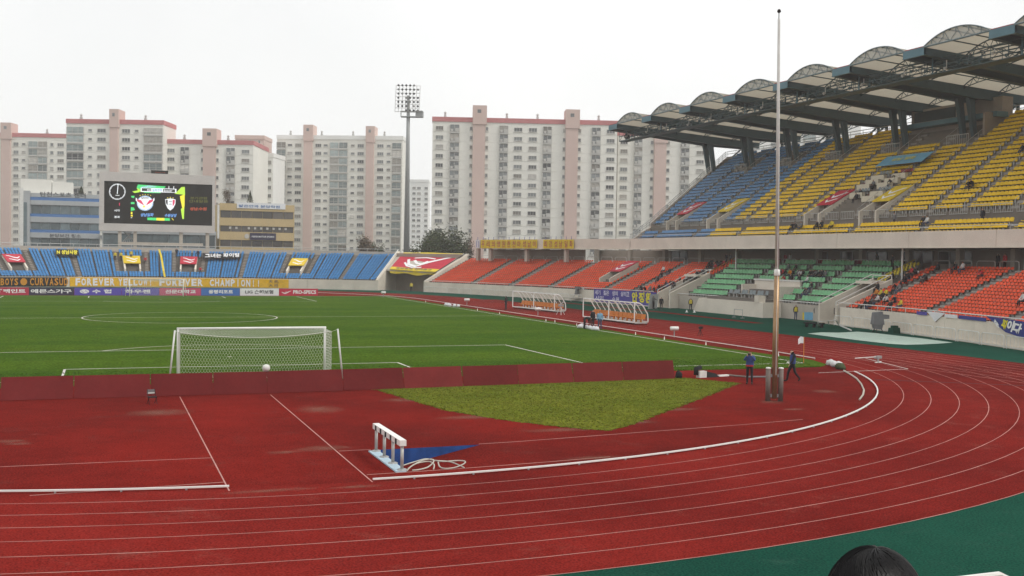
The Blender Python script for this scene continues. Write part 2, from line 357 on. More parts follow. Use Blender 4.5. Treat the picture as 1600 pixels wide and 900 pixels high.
gd = MB(); gd.sheet(arc(0, 0, 1, 0, 2*math.pi, 20)[:-1], 0); dmesh = gd.mesh('dust_patch', 'dust')
for px, py, rx_, ry_ in ((420, 767.5, 2.2, .35), (560, 761, 1.3, .3), (505, 701, 1.6, .9), (445, 707, 1.0, .5), (500, 640, 1.6, 2.0), (640, 625, 2.2, 1.2), (740, 652, 2.6, .9), (880, 672, 3.0, .7), (1000, 660, 1.2, .7), (1205, 628, 1.1, 1.0), (1240, 640, 1.0, .6), (925, 716, 1.6, .5), (15, 690, 1.0, .6), (30, 694, .8, .4), (1100, 612, 1.8, .6), (1060, 640, 1.6, .8), (1290, 612, 1.2, 1.2), (250, 645, 2.2, 1.6), (810, 610, 1.4, .5)):
    p_ = gz(px, py); o = link('dust_patch', dmesh, infield, (p_[0], p_[1], .0135+.0004*rg.random())); o.scale = (rx_, ry_, 1)
g = MB(); W = .12; z = .021; hw = PW/2
def L_(p, q): g.ribbon([p, q], W, z)
L_((-hw, 0), (hw, 0)); L_((-hw, PL), (hw, PL)); L_((-hw, 0), (-hw, PL)); L_((hw, 0), (hw, PL)); L_((-hw, PL/2), (hw, PL/2))
for s0, sg in ((0, 1), (PL, -1)):
    for w, dpt in ((20.16, 16.5), (9.16, 5.5)):
        L_((-w, s0), (-w, s0+sg*dpt)); L_((w, s0), (w, s0+sg*dpt)); L_((-w, s0+sg*dpt), (w, s0+sg*dpt))
    a0 = math.acos(5.5/9.15); base = math.pi/2*sg
    g.ribbon(arc(0, s0+sg*11, 9.15, base-a0, base+a0, 24), W, z+.001); g.sheet(arc(0, s0+sg*11, .14, 0, 2*math.pi, 10)[:-1], z+.001)
g.ribbon(arc(0, PL/2, 9.15, 0, 2*math.pi, 72), W, z+.001)
for cx in (-hw, hw):
    for cy, s1 in ((0, 1), (PL, -1)): g.ribbon(arc(cx, cy, 1, math.pi/2*(0 if s1 > 0 else -1)+(math.pi/2 if cx > 0 and s1 > 0 else (-math.pi/2 if cx > 0 else 0)), math.pi/2*(1 if s1 > 0 else 0)+(math.pi/2 if cx > 0 and s1 > 0 else (-math.pi/2 if cx > 0 else 0)), 8), W, z+.002)
g.build('pitch_marking', 'line', pitch)

# ------------------------------------------------------------------ white kerb rail of the track, in lengths as in the photograph
def kerb(pts, label, r=.035):
    root = empty('kerb_rail', (*pts[0], .01), label=label, cat='kerb rail', group='white rail lengths of the inner kerb')
    o = np.array([*pts[0], .01]); g = MB(); A = [np.array([*p, .06])-o for p in pts]; B = [np.array([*p, .095])-o for p in pts]
    for i in range(len(A)-1): g.beam((A[i]+B[i])/2, (A[i+1]+B[i+1])/2, .06, .045)
    g.build('rail', 'white_paint', root)
    g = MB(); acc = 0
    for i in range(len(A)-1):
        d = np.linalg.norm(A[i+1]-A[i]); acc += d
        if acc > 1.4: acc = 0; g.beam(A[i]-(0, 0, .06), A[i]+(0, 0, .02), .05, .05)
    g.build('foot', 'grey_metal', root, kind='stuff')
def karc(a0, a1, n=40): return arc(0, TC0, TR+.02, a0, a1, n)
an = lambda x: -math.pi/2+math.asin(x/37.)
kerb(karc(an(-24), an(-4.05)), 'white kerb rail ending at the gap beside the water jump run-up')
kerb(karc(an(-.15), an(33.6), 70), 'long white kerb rail curving past the water jump and round the bend')
kerb([(36.6, 2.2), (37.0, 8)]+[(37.02, 12+6*i) for i in range(14)]+arc(0, TC1, TR, 0, math.pi*.62, 50), 'white kerb rail along the straight behind the touchline and round the far bend')
# old grey rail lying loose inside the bend
pts = [gz(*q) for q in [(1342, 626), (1347, 613), (1341, 598), (1328, 586), (1313, 578)]]
pts = [tuple(gz(1100+x*.189, 520+y*.189)[:2]) for x, y in [(1285, 560), (1315, 520), (1322, 480), (1300, 430), (1262, 385), (1210, 350), (1155, 318)]]
g = MB(); g.tube([(x, y, .05) for x, y in pts], .045, 6); g.build('loose_kerb_rail', 'concrete', label='grey kerb rail lying loose inside the white rail on the bend', cat='kerb rail')

# ------------------------------------------------------------------ low red-brown boards behind the near goal
mat('board_back', (.150, .0245, .0245), spec=0., rough=.85, var=.12, scale=.8, fine=.12, objrand=.16)
rb_ = random.Random(4)
bx = [-230, -112, 0, 115, 235, 333, 418, 537, 632, 724, 811, 897, 975, 1055]
by = lambda x: np.interp(x, [-230, 0, 235, 418, 590, 840, 1055], [634, 627, 620, 615, 609, 600, 592])
for i in range(len(bx)-1):
    a, b = gz(bx[i], by(bx[i])), gz(bx[i+1], by(bx[i+1])); dx = (b-a)/np.linalg.norm(b-a)
    nrm = np.array([-dx[1], dx[0], 0]); lean = nrm*.30; a = a+dx*.018; b = b-dx*.018; lean = lean*rb_.uniform(.75, 1.3)
    root = empty('board', tuple((a+b)/2), label='low red-brown board leaning back in the row behind the near goal', cat='board', group='row of red-brown boards behind the goal')
    c = (a+b)/2; t = np.array([0, 0, .98])+lean; th = nrm*.025
    g = MB(); P = [a-c, b-c]
    dz = np.array([0, 0, .02+random.uniform(0, .015)])
    g.hexa([P[0]+dz, P[1]+dz, P[1]+th+dz, P[0]+th+dz, P[0]+t, P[1]+t, P[1]+th+t, P[0]+th+t]); g.build('panel', 'board_back', root)
    for q in (.2, .8):
        g = MB(); h = P[0]*(1-q)+P[1]*q; g.beam(h+t*.8+th, h+nrm*.85+(0, 0, .02), .04, .04); g.build('strut', 'grey_metal', root)
# white ball on top of the boards
c = gY(417.5, 575.5, -6.9); g = MB()
g.lathe([(.02, -.16), (.12, -.14), (.17, -.05), (.18, .02), (.15, .11), (.08, .16), (.01, .175)], (0, 0, 0), 12)
mb_root = link('net_bag', g.mesh('net_bag', 'white_metal', True), None, c+np.array([0, .3, -.02]), label='small white bag hanging over the top of the red-brown boards', cat='bag')

# ------------------------------------------------------------------ goals
mat('net', (.62, .63, .58), rough=.8, var=.1)
def net_patch(g, f, nu, nv, r):
    """hexagonal mesh over f(u,v); strings as three-sided tubes"""
    P = lambda i, j: f(min(max(i/nu, 0), 1), min(max(j/nv, 0), 1))
    for j in range(nv+1):
        for i in range(nu+1):
            a = P(i+(.5 if j % 2 else 0)-.25, j-.17 if j else 0)
            if j < nv:
                up = P(i+(.5 if j % 2 else 0)-.25, j+.17); g.tube([a, up], r, 3, caps=False)
                j2 = j+1; o2 = (.5 if j2 % 2 else 0)-.25
                for di in ((0, 1) if j % 2 else (-1, 0)):
                    if 0 <= i+di <= nu: g.tube([up, P(i+di+o2, j2-.17)], r, 3, caps=False)
def goal(y0, back, label, fine):
    s = back   # -1: net side towards -Y
    root = empty('goal', (0, y0, .02), label=label, cat='goal')
    for sx in (-1, 1):
        g = MB(); g.tube([(sx*3.72, 0, 0), (sx*3.72, 0, 2.5)], .06, 10); g.build('post', 'white_paint', root, True)
    g = MB(); g.tube([(-3.78, 0, 2.5), (3.78, 0, 2.5)], .06, 10); g.build('crossbar', 'white_paint', root, True)
    for sx in (-1, 1):
        g = MB(); g.tube([(sx*4.25, s*2.1, 0), (sx*3.99, s*2.0, 2.56)], .045, 8); g.build('support_pole', 'white_metal', root, True)
    g = MB()
    nu, nv, r = (52, 17, .0050) if fine else (24, 8, .012)
    ty = lambda u: 2.42-.27*4*u*(1-u)
    bk = lambda u, v: ((u-.5)*7.44, s*(1.75+.12*math.sin(v*3)), v*(ty(u)))
    net_patch(g, bk, nu, nv, r)
    tp = lambda u, v: ((u-.5)*7.44, s*1.75*v, 2.45*(1-v)+ty(u)*v); net_patch(g, tp, nu, 12 if fine else 6, r)
    for sx in (-1, 1):
        sdn = lambda u, v: (sx*3.73, s*1.75*u, v*2.42); net_patch(g, sdn, 12 if fine else 6, nv, r)
        g.tube([(sx*3.72, s*1.75, 2.40), (sx*3.99, s*2.0, 2.54)], .008, 4)
    g.tube([bk(i/16, 1) for i in range(17)], .018, 5)
    o = g.build('net', 'net', root); o['kind'] = 'stuff'
goal(0, -1, 'white football goal with hexagonal net standing behind the red-brown boards', True)
goal(PL, 1, 'far white football goal standing in front of the advertising boards', False)

# ------------------------------------------------------------------ advertising boards behind the far goal
for n, c in dict(ad_crimson=(.42, .035, .07), ad_navy=(.045, .04, .075), ad_purple=(.10, .075, .40), ad_pink=(.50, .075, .16), ad_blue=(.055, .15, .42), ad_white=(.70, .71, .72), ad_red=(.47, .025, .06)).items():
    mat(n, c, rough=.5, var=.05, scale=.5)
mat('letter_white', (.78, .78, .78), var=.03); mat('letter_grey', (.10, .10, .11), var=.03)
AY = 110.0
def ax(px): return gY(px, 456, AY)[0]
ads = [(-32, 45, 'ad_crimson', '삼화페인트', 'letter_white', (-20, 40), 'crimson advertising board with white Korean letters next to the dark navy one'),
       (45, 116, 'ad_navy', '에몬스가구', 'letter_white', (48, 112), 'dark navy advertising board with five white Korean letters'),
       (116, 190, 'ad_purple', '수 협', 'letter_white', (144, 174), 'violet advertising board with round white logo and two Korean letters'),
       (190, 249, 'ad_purple', '하우젠', 'letter_white', (195, 235), 'violet advertising board with three white Korean letters and no logo'),
       (249, 314, 'ad_pink', '선문대학교', 'letter_white', (258, 306), 'pink advertising board with white Korean letters'),
       (314, 375, 'ad_blue', '용평리조트', 'letter_white', (326, 364), 'blue advertising board with white Korean letters'),
       (375, 436, 'ad_white', 'LIG 손해보험', 'letter_grey', (383, 427), 'white advertising board with dark grey letters'),
       (436, 497, 'ad_red', 'PRO-SPECS', 'letter_white', (458, 494), 'red advertising board with white bird mark at the end of the row')]
for x0, x1, m_, s_, lm, (t0, t1), lab in ads:
    X0, X1 = ax(x0)+.02, ax(x1)-.02; root = empty('advertising_board', ((X0+X1)/2, AY, .01), label=lab, cat='advertising board', group='advertising boards behind the far goal')
    ox = (X0+X1)/2; g = MB(); g.box(X0-ox, X1-ox, 0, .05, .02, 1.12); g.build('panel', m_, root)
    g = MB(); put_text(g, s_, (ax(t0)-ox, -.012, .30), (ax(t1)-ax(t0), 0, 0), (0, 0, .58), bold=.035); g.build('lettering', lm, root)
    for q in (.15, .85):
        g = MB(); bx_ = (X0-ox)*(1-q)+(X1-ox)*q; g.beam((bx_, .05, .9), (bx_, .6, 0), .04, .04); g.build('strut', 'grey_metal', root)
    if s_ == '수 협':
        cxx = ax(132)-ox; g = MB()
        o_ = arc(cxx, .58, .5, 0, 2*math.pi, 24)[:-1]; g.add([(cxx+(x-cxx)*1.25, -.012, .58+(z-.58)*.6) for x, z in o_], [tuple(reversed(range(24)))])
        g.build('logo_disc', 'letter_white', root); g = MB()
        for k in (-1, 1):
            w_ = [(cxx+k*(.05+.4*t), -.02, .58+k*(.12*math.sin(t*5)+.02)) for t in np.linspace(0, 1, 7)]
            g.strip(w_, [(x, y, z_-.07) for x, y, z_ in w_])
        g.build('logo_wave', m_, root)
    if s_ == 'PRO-SPECS':
        a0 = ax(440)-ox; w_ = ax(455)-ax(440); g = MB()
        top = [(0, .62), (.18, .52), (.36, .44), (.55, .52), (.75, .68), (1, .8)]; bot = [(0, .56), (.14, .42), (.36, .30), (.6, .42), (.8, .6), (1, .74)]
        g.strip([(a0+w_*x, -.012, z_) for x, z_ in bot], [(a0+w_*x, -.012, z_) for x, z_ in top]); g.add([(a0+w_*.3, -.012, .52), (a0+w_*.48, -.012, .54), (a0+w_*.62, -.012, .66), (a0+w_*.42, -.012, .6)], [(0, 1, 2, 3)])
        g.build('bird_mark', 'letter_white', root)
# ================================================================== STANDS
SCX, SCY, SR = -115.5, 53.4, 180.0
def ps(s, o, z): t = s/SR; return np.array([SCX+(SR+o)*math.cos(t), SCY+(SR+o)*math.sin(t), z])
def hit(x, y, o):
    d = ray(x, y); a = d[0]**2+d[1]**2; q = CAM[:2]-np.array([SCX, SCY]); b = 2*(d[0]*q[0]+d[1]*q[1]); c = q@q-(SR+o)**2
    w = CAM+d*(-b+math.sqrt(b*b-4*a*c))/(2*a); return math.atan2(w[1]-SCY, w[0]-SCX)*SR, w[2]
def pf(fi, o, z): t = R(fi); return np.array([(70+o)*math.sin(t), 80+(70+o)*math.cos(t), z])
def hitf(x, y, o):
    d = ray(x, y); a = d[0]**2+d[1]**2; q = CAM[:2]-np.array([0, 80.]); b = 2*(d[0]*q[0]+d[1]*q[1]); c = q@q-(70+o)**2
    w = CAM+d*(-b+math.sqrt(b*b-4*a*c))/(2*a); return math.degrees(math.atan2(w[0], w[1]-80)), w[2]
def pst(y, x, z): return np.array([x, y, z])     # straight upper tier: (along, out, up)
def lin(a, b, n): return [a+(b-a)*i/n for i in range(n+1)]

def steps(g, P, s0, s1, o0, n, run, rise, z0, ns, mi=0):
    S = lin(s0, s1, ns)
    for i in range(n):
        z = z0+i*rise; o = o0+i*run
        g.strip([P(s, o, z) for s in S], [P(s, o+run, z) for s in S], mi)
        g.strip([P(s, o, z-rise) for s in S], [P(s, o, z) for s in S], mi)
def slab(g, P, s0, s1, o0, o1, z0, z1, ns, mi=0):
    S = lin(s0, s1, ns)
    for i in range(ns):
        a, b = S[i], S[i+1]; g.hexa([P(a, o0, z0), P(b, o0, z0), P(b, o1, z0), P(a, o1, z0), P(a, o0, z1), P(b, o0, z1), P(b, o1, z1), P(a, o1, z1)], mi)
def flight(g, P, s0, s1, o0, n, run, rise, z0, mi=0):   # two small stair treads per row, standing on the terrace
    for i in range(n*2):
        o = o0+i*run/2; z = z0+(i//2)*rise; h = rise*.5 if i % 2 else .012
        if i % 2: slab(g, P, s0, s1, o, o+run/2, z-.02, z+h, 1, mi)
        else: slab(g, P, s0, s1, o, o+run/2, z-.02, z+h, 1, mi)
# seat shell: pan, back with rolled top, bracket (front faces -Y locally, origin on the tread)
def seat_proto(w=.44):
    g = MB(); h = w/2
    pan = [(-.20, .39), (-.16, .44), (.08, .41), (.18, .43), (.18, .37), (-.16, .385)]; n = len(pan)
    g.add([(-h, y, z) for y, z in pan]+[(h, y, z) for y, z in pan], [tuple(range(n)), tuple(reversed(range(n, 2*n)))]+[(i, n+i, n+(i+1) % n, (i+1) % n) for i in range(n)])
    lev = [(h*.96, .17, .40), (h, .205, .58), (h*.94, .235, .70), (h*.74, .25, .78), (h*.45, .255, .805)]; t = .04
    V_ = []
    for hw_, y, z in lev: V_ += [(-hw_, y, z), (hw_, y, z), (hw_, y+t, z-.005), (-hw_, y+t, z-.005)]
    F_ = [(0, 3, 2, 1), tuple(16+i for i in (0, 1, 2, 3))]
    for i in range(4):
        for k in range(4): F_.append((i*4+k, i*4+(k+1) % 4, i*4+4+(k+1) % 4, i*4+4+k))
    g.add(V_, F_); g.box(-.05, .05, -.02, .14, 0, .37, 1); return g
SEAT = seat_proto(); SV = np.array(SEAT.v); SMESH = {}
def seat_xf(p, out):   # local +Y -> out direction
    o = np.array([out[0], out[1]], float); o /= np.linalg.norm(o); a = np.array([o[1], -o[0]])
    return a, o
def seat_block(lst, m_, parent, name='seat_block', sc=1.0, zs=1.0):
    if not lst: return
    N = len(lst); nv = len(SV); V = np.empty((N*nv, 3)); 
    for k, (p, out) in enumerate(lst):
        a, o = seat_xf(p, out); q = SV*(sc, sc, sc*zs)
        V[k*nv:(k+1)*nv, 0] = p[0]+q[:, 0]*a[0]+q[:, 1]*o[0]; V[k*nv:(k+1)*nv, 1] = p[1]+q[:, 0]*a[1]+q[:, 1]*o[1]; V[k*nv:(k+1)*nv, 2] = p[2]+q[:, 2]
    fs_ = [tuple(i+k*nv for i in f) for k in range(N) for f in SEAT.f]
    me = bpy.data.meshes.new(name); me.from_pydata(V.tolist(), [], fs_); me.materials.append(M[m_]); me.materials.append(M['galv'])
    me.polygons.foreach_set('material_index', SEAT.m*N); me.update(); return link(name, me, parent, kind='stuff')
def single_seat(p, out, m_, parent):
    if m_ not in SMESH: SMESH[m_] = SEAT.mesh('seat', [m_, 'galv'])
    a, o = seat_xf(p, out); ob = link('seat', SMESH[m_], parent, p); ob.rotation_euler[2] = math.atan2(-a[1], a[0]) if False else math.atan2(a[1], a[0]); return ob
def loop_rail(g, P, s0, s1, o, z, h=.95, r=.035, bars=0, mi=0):
    """rounded tube frame with uprights"""
    k = .18*min(1, abs(s1-s0)); sg = 1 if s1 > s0 else -1
    path = [P(s0, o, z), P(s0, o, z+h-.22), P(s0+sg*.07, o, z+h-.07), P(s0+sg*.22, o, z+h), P(s1-sg*.22, o, z+h), P(s1-sg*.07, o, z+h-.07), P(s1, o, z+h-.22), P(s1, o, z)]
    g.tube(path, r, 6, mi)
    if bars:
        g.tube([P(s0, o, z+.15), P(s1, o, z+.15)], r*.6, 5, mi)
        for i in range(1, bars+1):
            s = s0+(s1-s0)*i/(bars+1); g.tube([P(s, o, z+.15), P(s, o, z+h)], r*.5, 4, mi)

main = empty('grandstand', (64.5, 53.4, 0), label='large two-tier grandstand with vaulted roof and orange, green, blue and yellow seats', cat='grandstand')
main.location = (0, 0, 0)
# ---- lower tier geometry
LRUN, LRISE, LZ0, LN, LO = .63, .272, 1.72, 16, .35
GRUN, GRISE, GZ0, GN, GO = 1.32, .68, 1.62, 7, 1.6
blocks = [('seat_red', 19.2, 79.3), ('seat_red', -64., -18.6)]
lower_aisles = [67.3, 57.0, 46.9, 33.2, 26.2, -22.2, -32.9, -44.9, -56]
g = MB()
for m_, a, b in blocks: steps(g, ps, a, b, LO, LN, LRUN, LRISE, LZ0, max(4, int((b-a)/3)))
steps(g, ps, -18.6, 19.2, GO, GN, GRUN, GRISE, GZ0, 12)
slab(g, ps, -64, 79.3, LO+LN*LRUN, 24, 5.7, 5.85, 40)
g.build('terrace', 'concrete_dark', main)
mat('stair', (.33, .30, .27), var=.15, scale=.8, fine=.06)
for a in lower_aisles:
    g = MB(); flight(g, ps, a-.55, a+.55, LO, LN, LRUN, LRISE, LZ0); g.build('aisle_stair', 'stair', main)
# ---- vomitory in the red block
VOM = (34.9, 37.6, 3.4, 8.4)
def in_vom(s, o, v, pad=.5): return v[0]-pad < s < v[1]+pad and v[2]-.6 < o < v[3]+.2
mat('cover_red', (.47, .03, .055), rough=.6, var=.06, scale=1); mat('cover_yellow', (.66, .47, .03), rough=.6, var=.06, scale=1)
def swoosh(g, O, U, V, mi=0):
    O, U, V = (np.array(q, float) for q in (O, U, V)); f = lambda x, y: O+U*x+V*y
    for top, bot in (([(.15, .70), (.32, .55), (.5, .62), (.7, .78), (.88, .82)], [(.15, .62), (.32, .42), (.5, .48), (.7, .68), (.88, .76)]), ([(.2, .36), (.4, .22), (.62, .34), (.82, .40)], [(.2, .28), (.4, .10), (.62, .22), (.82, .33)])):
        g.strip([f(*q) for q in bot], [f(*q) for q in top], mi)
def vomitory(P, s0, s1, o0, o1, zf, zlow, zhigh, cover, parent, lab=None, rows=None):
    """opening in the terrace: two raked side walls, dark passage, sloping cover sheet with a white mark"""
    v = MB(); t = .22*(1 if s1 > s0 else -1)
    for a, b in ((s0, s0+t), (s1-t, s1)):
        v.hexa([P(a, o0-.4, zf-.3), P(b, o0-.4, zf-.3), P(b, o1, zf-.3), P(a, o1, zf-.3), P(a, o0-.4, zlow-.35), P(b, o0-.4, zlow-.35), P(b, o1, zhigh), P(a, o1, zhigh)])
    ob = v.build('entrance', 'concrete_pale', parent)
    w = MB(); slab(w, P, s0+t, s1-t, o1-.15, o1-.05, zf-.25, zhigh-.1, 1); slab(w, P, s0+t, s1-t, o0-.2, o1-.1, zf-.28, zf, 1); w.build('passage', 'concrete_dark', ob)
    c = MB(); k = .45; oa = o0+(o1-o0)*.30; za = zlow+(zhigh-zlow)*.30
    c.hexa([P(s0, oa, za), P(s1, oa, za), P(s1, o1, zhigh), P(s0, o1, zhigh), P(s0, oa, za+.12), P(s1, oa, za+.12), P(s1, o1, zhigh+.12), P(s0, o1, zhigh+.12)])
    cv = c.build('cover', cover, ob)
    c = MB(); A, B = P(s1, oa, za+.13), P(s0, oa, za+.13); T = P(s1, o1, zhigh+.13)
    c.add([], [], 0); swoosh(c, A, B-A, T-A); c.build('white_mark', 'letter_white', cv)
    return ob
vomitory(ps, VOM[0], VOM[1], VOM[2], VOM[3], 2.9, 3.9, 6.1, 'cover_red', main)
# ---- seats of the lower tier
near = []
for m_, a, b in blocks:
    cuts = sorted([x for x in lower_aisles if a < x < b]+[a+.1, b-.1]); 
    for k in range(len(cuts)-1):
        lst = []
        for i in range(LN):
            o = LO+i*LRUN+.32; n = int((cuts[k+1]-cuts[k]-1.5)/.52)
            for j in range(n):
                s = (cuts[k]+cuts[k+1])/2+(j-(n-1)/2)*.52
                if in_vom(s, o, VOM): continue
                if o < 6.2 and (18.5 < s < 20 or -19.4 < s < -18): continue
                p = ps(s, o, LZ0+i*LRISE); out = (p[0]-SCX, p[1]-SCY)
                pp = p-CAM; fx = 800+F*(pp@RT)/(pp@FW)
                if b < 0 and fx < 1640: near.append((np.linalg.norm(pp), p, out, (k, a)))
                else: lst.append((p, out))
        seat_block(lst, m_, main, zs=.58)
near.sort(key=lambda q: q[0])
for d, p, out, _ in near[:300]: single_seat(p, out, 'seat_red', main).scale = (1, 1, .58)
rest = {}
for d, p, out, k in near[300:]: rest.setdefault(k, []).append((p, out))
for lst in rest.values(): seat_block(lst, 'seat_red', main, zs=.58)
# green block with the guest box cut out
BOX = (-3.9, 5.2, 0, 5.6)
for a, b in ((7.3, 15.0), (.3, 6.3), (-6.7, -.7), (-15.0, -7.7)):
    lst = []
    for i in range(GN):
        aa, bb = (a, b+.35*i*.6) if b > 10 else ((a-.0, b) if a > -10 else (a, b))
        n = int((bb-aa)/.58); o = GO+i*GRUN+.75
        for j in range(n):
            s = aa+.29+j*.58
            if BOX[0]-.2 < s < BOX[1]+2.0 and o < BOX[3]: continue
            p = ps(s, o, GZ0+i*GRISE); lst.append((p, (p[0]-SCX, p[1]-SCY)))
    seat_block(lst, 'seat_green', main, sc=1.3)
for a in (6.8, -.2, -7.2):
    g = MB(); flight(g, ps, a-.5, a+.5, GO+(4*GRUN if a > -4 else 0), GN-(4 if a > -4 else 0), GRUN, GRISE, GZ0+(4*GRISE if a > -4 else 0)); g.build('aisle_stair', 'stair', main)
# maroon chairs on the concourse above the green block
for a, b in ((-13.5, -8.6), (-7.4, -3.2), (-2.4, 2), (3, 8), (8.6, 11.5)):
    lst = []
    for j in range(int((b-a)/.6)):
        p = ps(a+.3+j*.6, 11.6, 5.87); lst.append((p, (p[0]-SCX, p[1]-SCY)))
    seat_block(lst, 'seat_maroon', main, sc=1.2)
# guest box: pale U-shaped wall, platform and grey chairs
g = MB(); slab(g, ps, BOX[0], BOX[1], 5.2, 5.45, 1.6, 4.1, 3); slab(g, ps, BOX[0], BOX[0]+.25, 2.2, 5.2, 1.6, 3.5, 1); slab(g, ps, BOX[1]-.25, BOX[1], 3.2, 5.2, 1.6, 3.6, 1)
gb = g.build('guest_box', 'podium_white', main)
g = MB(); slab(g, ps, BOX[0]+.25, BOX[1]+2, 1.2, 5.2, 1.2, 1.9, 3); g.build('platform', 'concrete', gb)
g = MB(); slab(g, ps, BOX[0]-.1, BOX[1]+.1, 5.1, 5.55, 4.1, 4.28, 3); g.build('coping', 'white_metal', gb)
for j in range(10):
    p = ps(BOX[1]+1.6-j*.82, 2.5+.15*(j % 2), 1.9); o = single_seat(p, (p[0]-SCX, p[1]-SCY), 'seat_grey', gb); o.name = 'grey_chair'; o.scale = (1.4, 1.3, 1.25)
# ---- front walls in separate panels
def wall_panels(P, s0, s1, o, z0, z1, step, m_, parent, th=.25, name='wall_panel'):
    n = max(1, round(abs(s1-s0)/step))
    for i in range(n):
        a = s0+(s1-s0)*i/n+.012; b = s0+(s1-s0)*(i+1)/n-.012; g = MB(); slab(g, P, a, b, o, o+th, z0, z1, 1); g.build(name, m_, parent)
wall_panels(ps, 20.4, 79.5, 0, -.9, 1.78, 4.9, 'concrete_pale', main)
wall_panels(ps, -64, -19.4, 0, -.9, 1.86, 4.6, 'concrete_pale', main)
wall_panels(ps, 9.4, 15.9, 1.1, -.9, 1.75, 3.2, 'concrete', main)
wall_panels(ps, -15.4, -6.2, 1.1, -.9, 1.75, 4.6, 'concrete', main)
g = MB(); slab(g, ps, -64, -19.2, -.35, -.02, -.9, .16, 14); g.build('wall_footing', 'concrete_pale', main); g = MB(); slab(g, ps, 20, 79.5, -.25, -.02, -.9, .10, 14); g.build('wall_footing', 'concrete_pale', main)
# podium in front of the green block, left end raked
g = MB(); S = lin(9.6, -6.4, 5)
for i in range(5):
    a, b = S[i], S[i+1]; za = .5 if i == 0 else 1.72
    ta = a-1.9 if i == 0 else a
    g.hexa([ps(a, -1.4, -.9), ps(b, -1.4, -.9), ps(b, 1.05, -.9), ps(a, 1.05, -.9), ps(ta, -1.4, 1.72), ps(b, -1.4, 1.72), ps(b, 1.05, 1.72), ps(ta, 1.05, 1.72)])
pod = g.build('podium', 'podium_white', main)
g = MB(); slab(g, ps, 6.5, -5.5, -1.0, 1.0, 1.724, 2.05, 4); g.build('podium_step', 'concrete_dark', pod)
g = MB(); slab(g, ps, -5.6, -4.7, -1.5, -.6, 1.72, 2.5, 1); g.build('podium_block', 'podium_white', pod)
# tunnels either side of the green block: raked side walls and dark passage
for a, b, sg in ((19.2, 16.4, 1), (-15.6, -18.8, -1)):
    for s in (a, b):
        g = MB(); t = .3
        g.hexa([ps(s-t/2, -.1, -.9), ps(s+t/2, -.1, -.9), ps(s+t/2, 6.4, -.9), ps(s-t/2, 6.4, -.9), ps(s-t/2, -.1, 2.0), ps(s+t/2, -.1, 2.0), ps(s+t/2, 6.4, 4.8), ps(s-t/2, 6.4, 4.8)]); tw = g.build('tunnel_wall', 'concrete_pale', main)
        g = MB(); g.tube([ps(s, -.1, 2.0), ps(s, -.1, 2.35), ps(s, 0, 2.4), ps(s, 6.3, 5.25), ps(s, 6.4, 5.2), ps(s, 6.4, 4.8)], .05, 6); g.build('handrail', 'white_metal', tw)
    g = MB(); slab(g, ps, a, b, 6.1, 6.3, -.9, 4.6, 1); slab(g, ps, a, b, 0, 6.2, -.5, .01, 1); g.build('tunnel_passage', 'concrete', main)
    g = MB(); slab(g, ps, min(a, b)+.1, max(a, b)-.1, 4.2, 6.35, 4.25, 4.55, 1); g.build('tunnel_roof', 'concrete_pale', main)
    g = MB(); g.tube([ps(a, 6.4, 5.15), ps(b, 6.4, 5.15)], .05, 6); g.build('handrail', 'white_metal', main)
# orange and yellow hand rails up the stairs beside the green block
mat('orange_paint', (.62, .26, .02), rough=.5, var=.1); mat('yellow_paint', (.58, .46, .03), rough=.5, var=.1)
for s, m_ in ((17.0, 'orange_paint'), (-16.3, 'yellow_paint')):
    for k in (0, .32):
        g = MB(); g.tube([ps(s, 6.5, 4.75-k), ps(s-.1, 11, 6.9-k)], .05, 6); g.build('stair_rail', m_, main)
    lst = []
    for i in range(9):
        for j in range(3):
            p = ps(s-.9+j*.55, 6.6+i*.5, 4.3+i*.21); lst.append((p, (p[0]-SCX, p[1]-SCY)))
    seat_block(lst, 'seat_red' if s > 0 else 'yellow_paint', main, sc=.8)
# rails
for a, b, z in ((20.4, 79.4, 2.1), (-64, -19.0, 2.32)):
    g = MB(); g.tube([ps(s, .05, z) for s in lin(a, b, 24)], .045, 6)
    for s in lin(a, b, int(abs(b-a)/2.3)): g.tube([ps(s, .08, 1.7), ps(s, .05, z)], .03, 5)
    g.build('front_rail', 'white_metal', main)
g = MB(); g.tube([ps(s, 1.1, 2.0) for s in lin(-15.6, 16.2, 14)], .05, 6); g.tube([ps(16.2, 1.1, 2.0), ps(16.35, 1.0, 1.9), ps(16.4, .9, 0)], .07, 6); g.build('front_rail', 'white_metal', main)
s = -62
while s < 79:       # loop rails along the top of the lower tier
    if not (-19.5 < s < -16 or 15 < s < 19):
        g = MB(); loop_rail(g, ps, s, s+2.6, LO+LN*LRUN+.15, 5.85, .95, .04); g.build('loop_rail', 'galv', main)
    s += 3.3
for s in lin(20.4, 79, 18):
    g = MB(); g.box(-.06, .06, -.06, .06, 0, .42); o = g.build('bollard', 'white_metal', main); o.location = ps(s, LO+LN*LRUN-.1, 5.85)

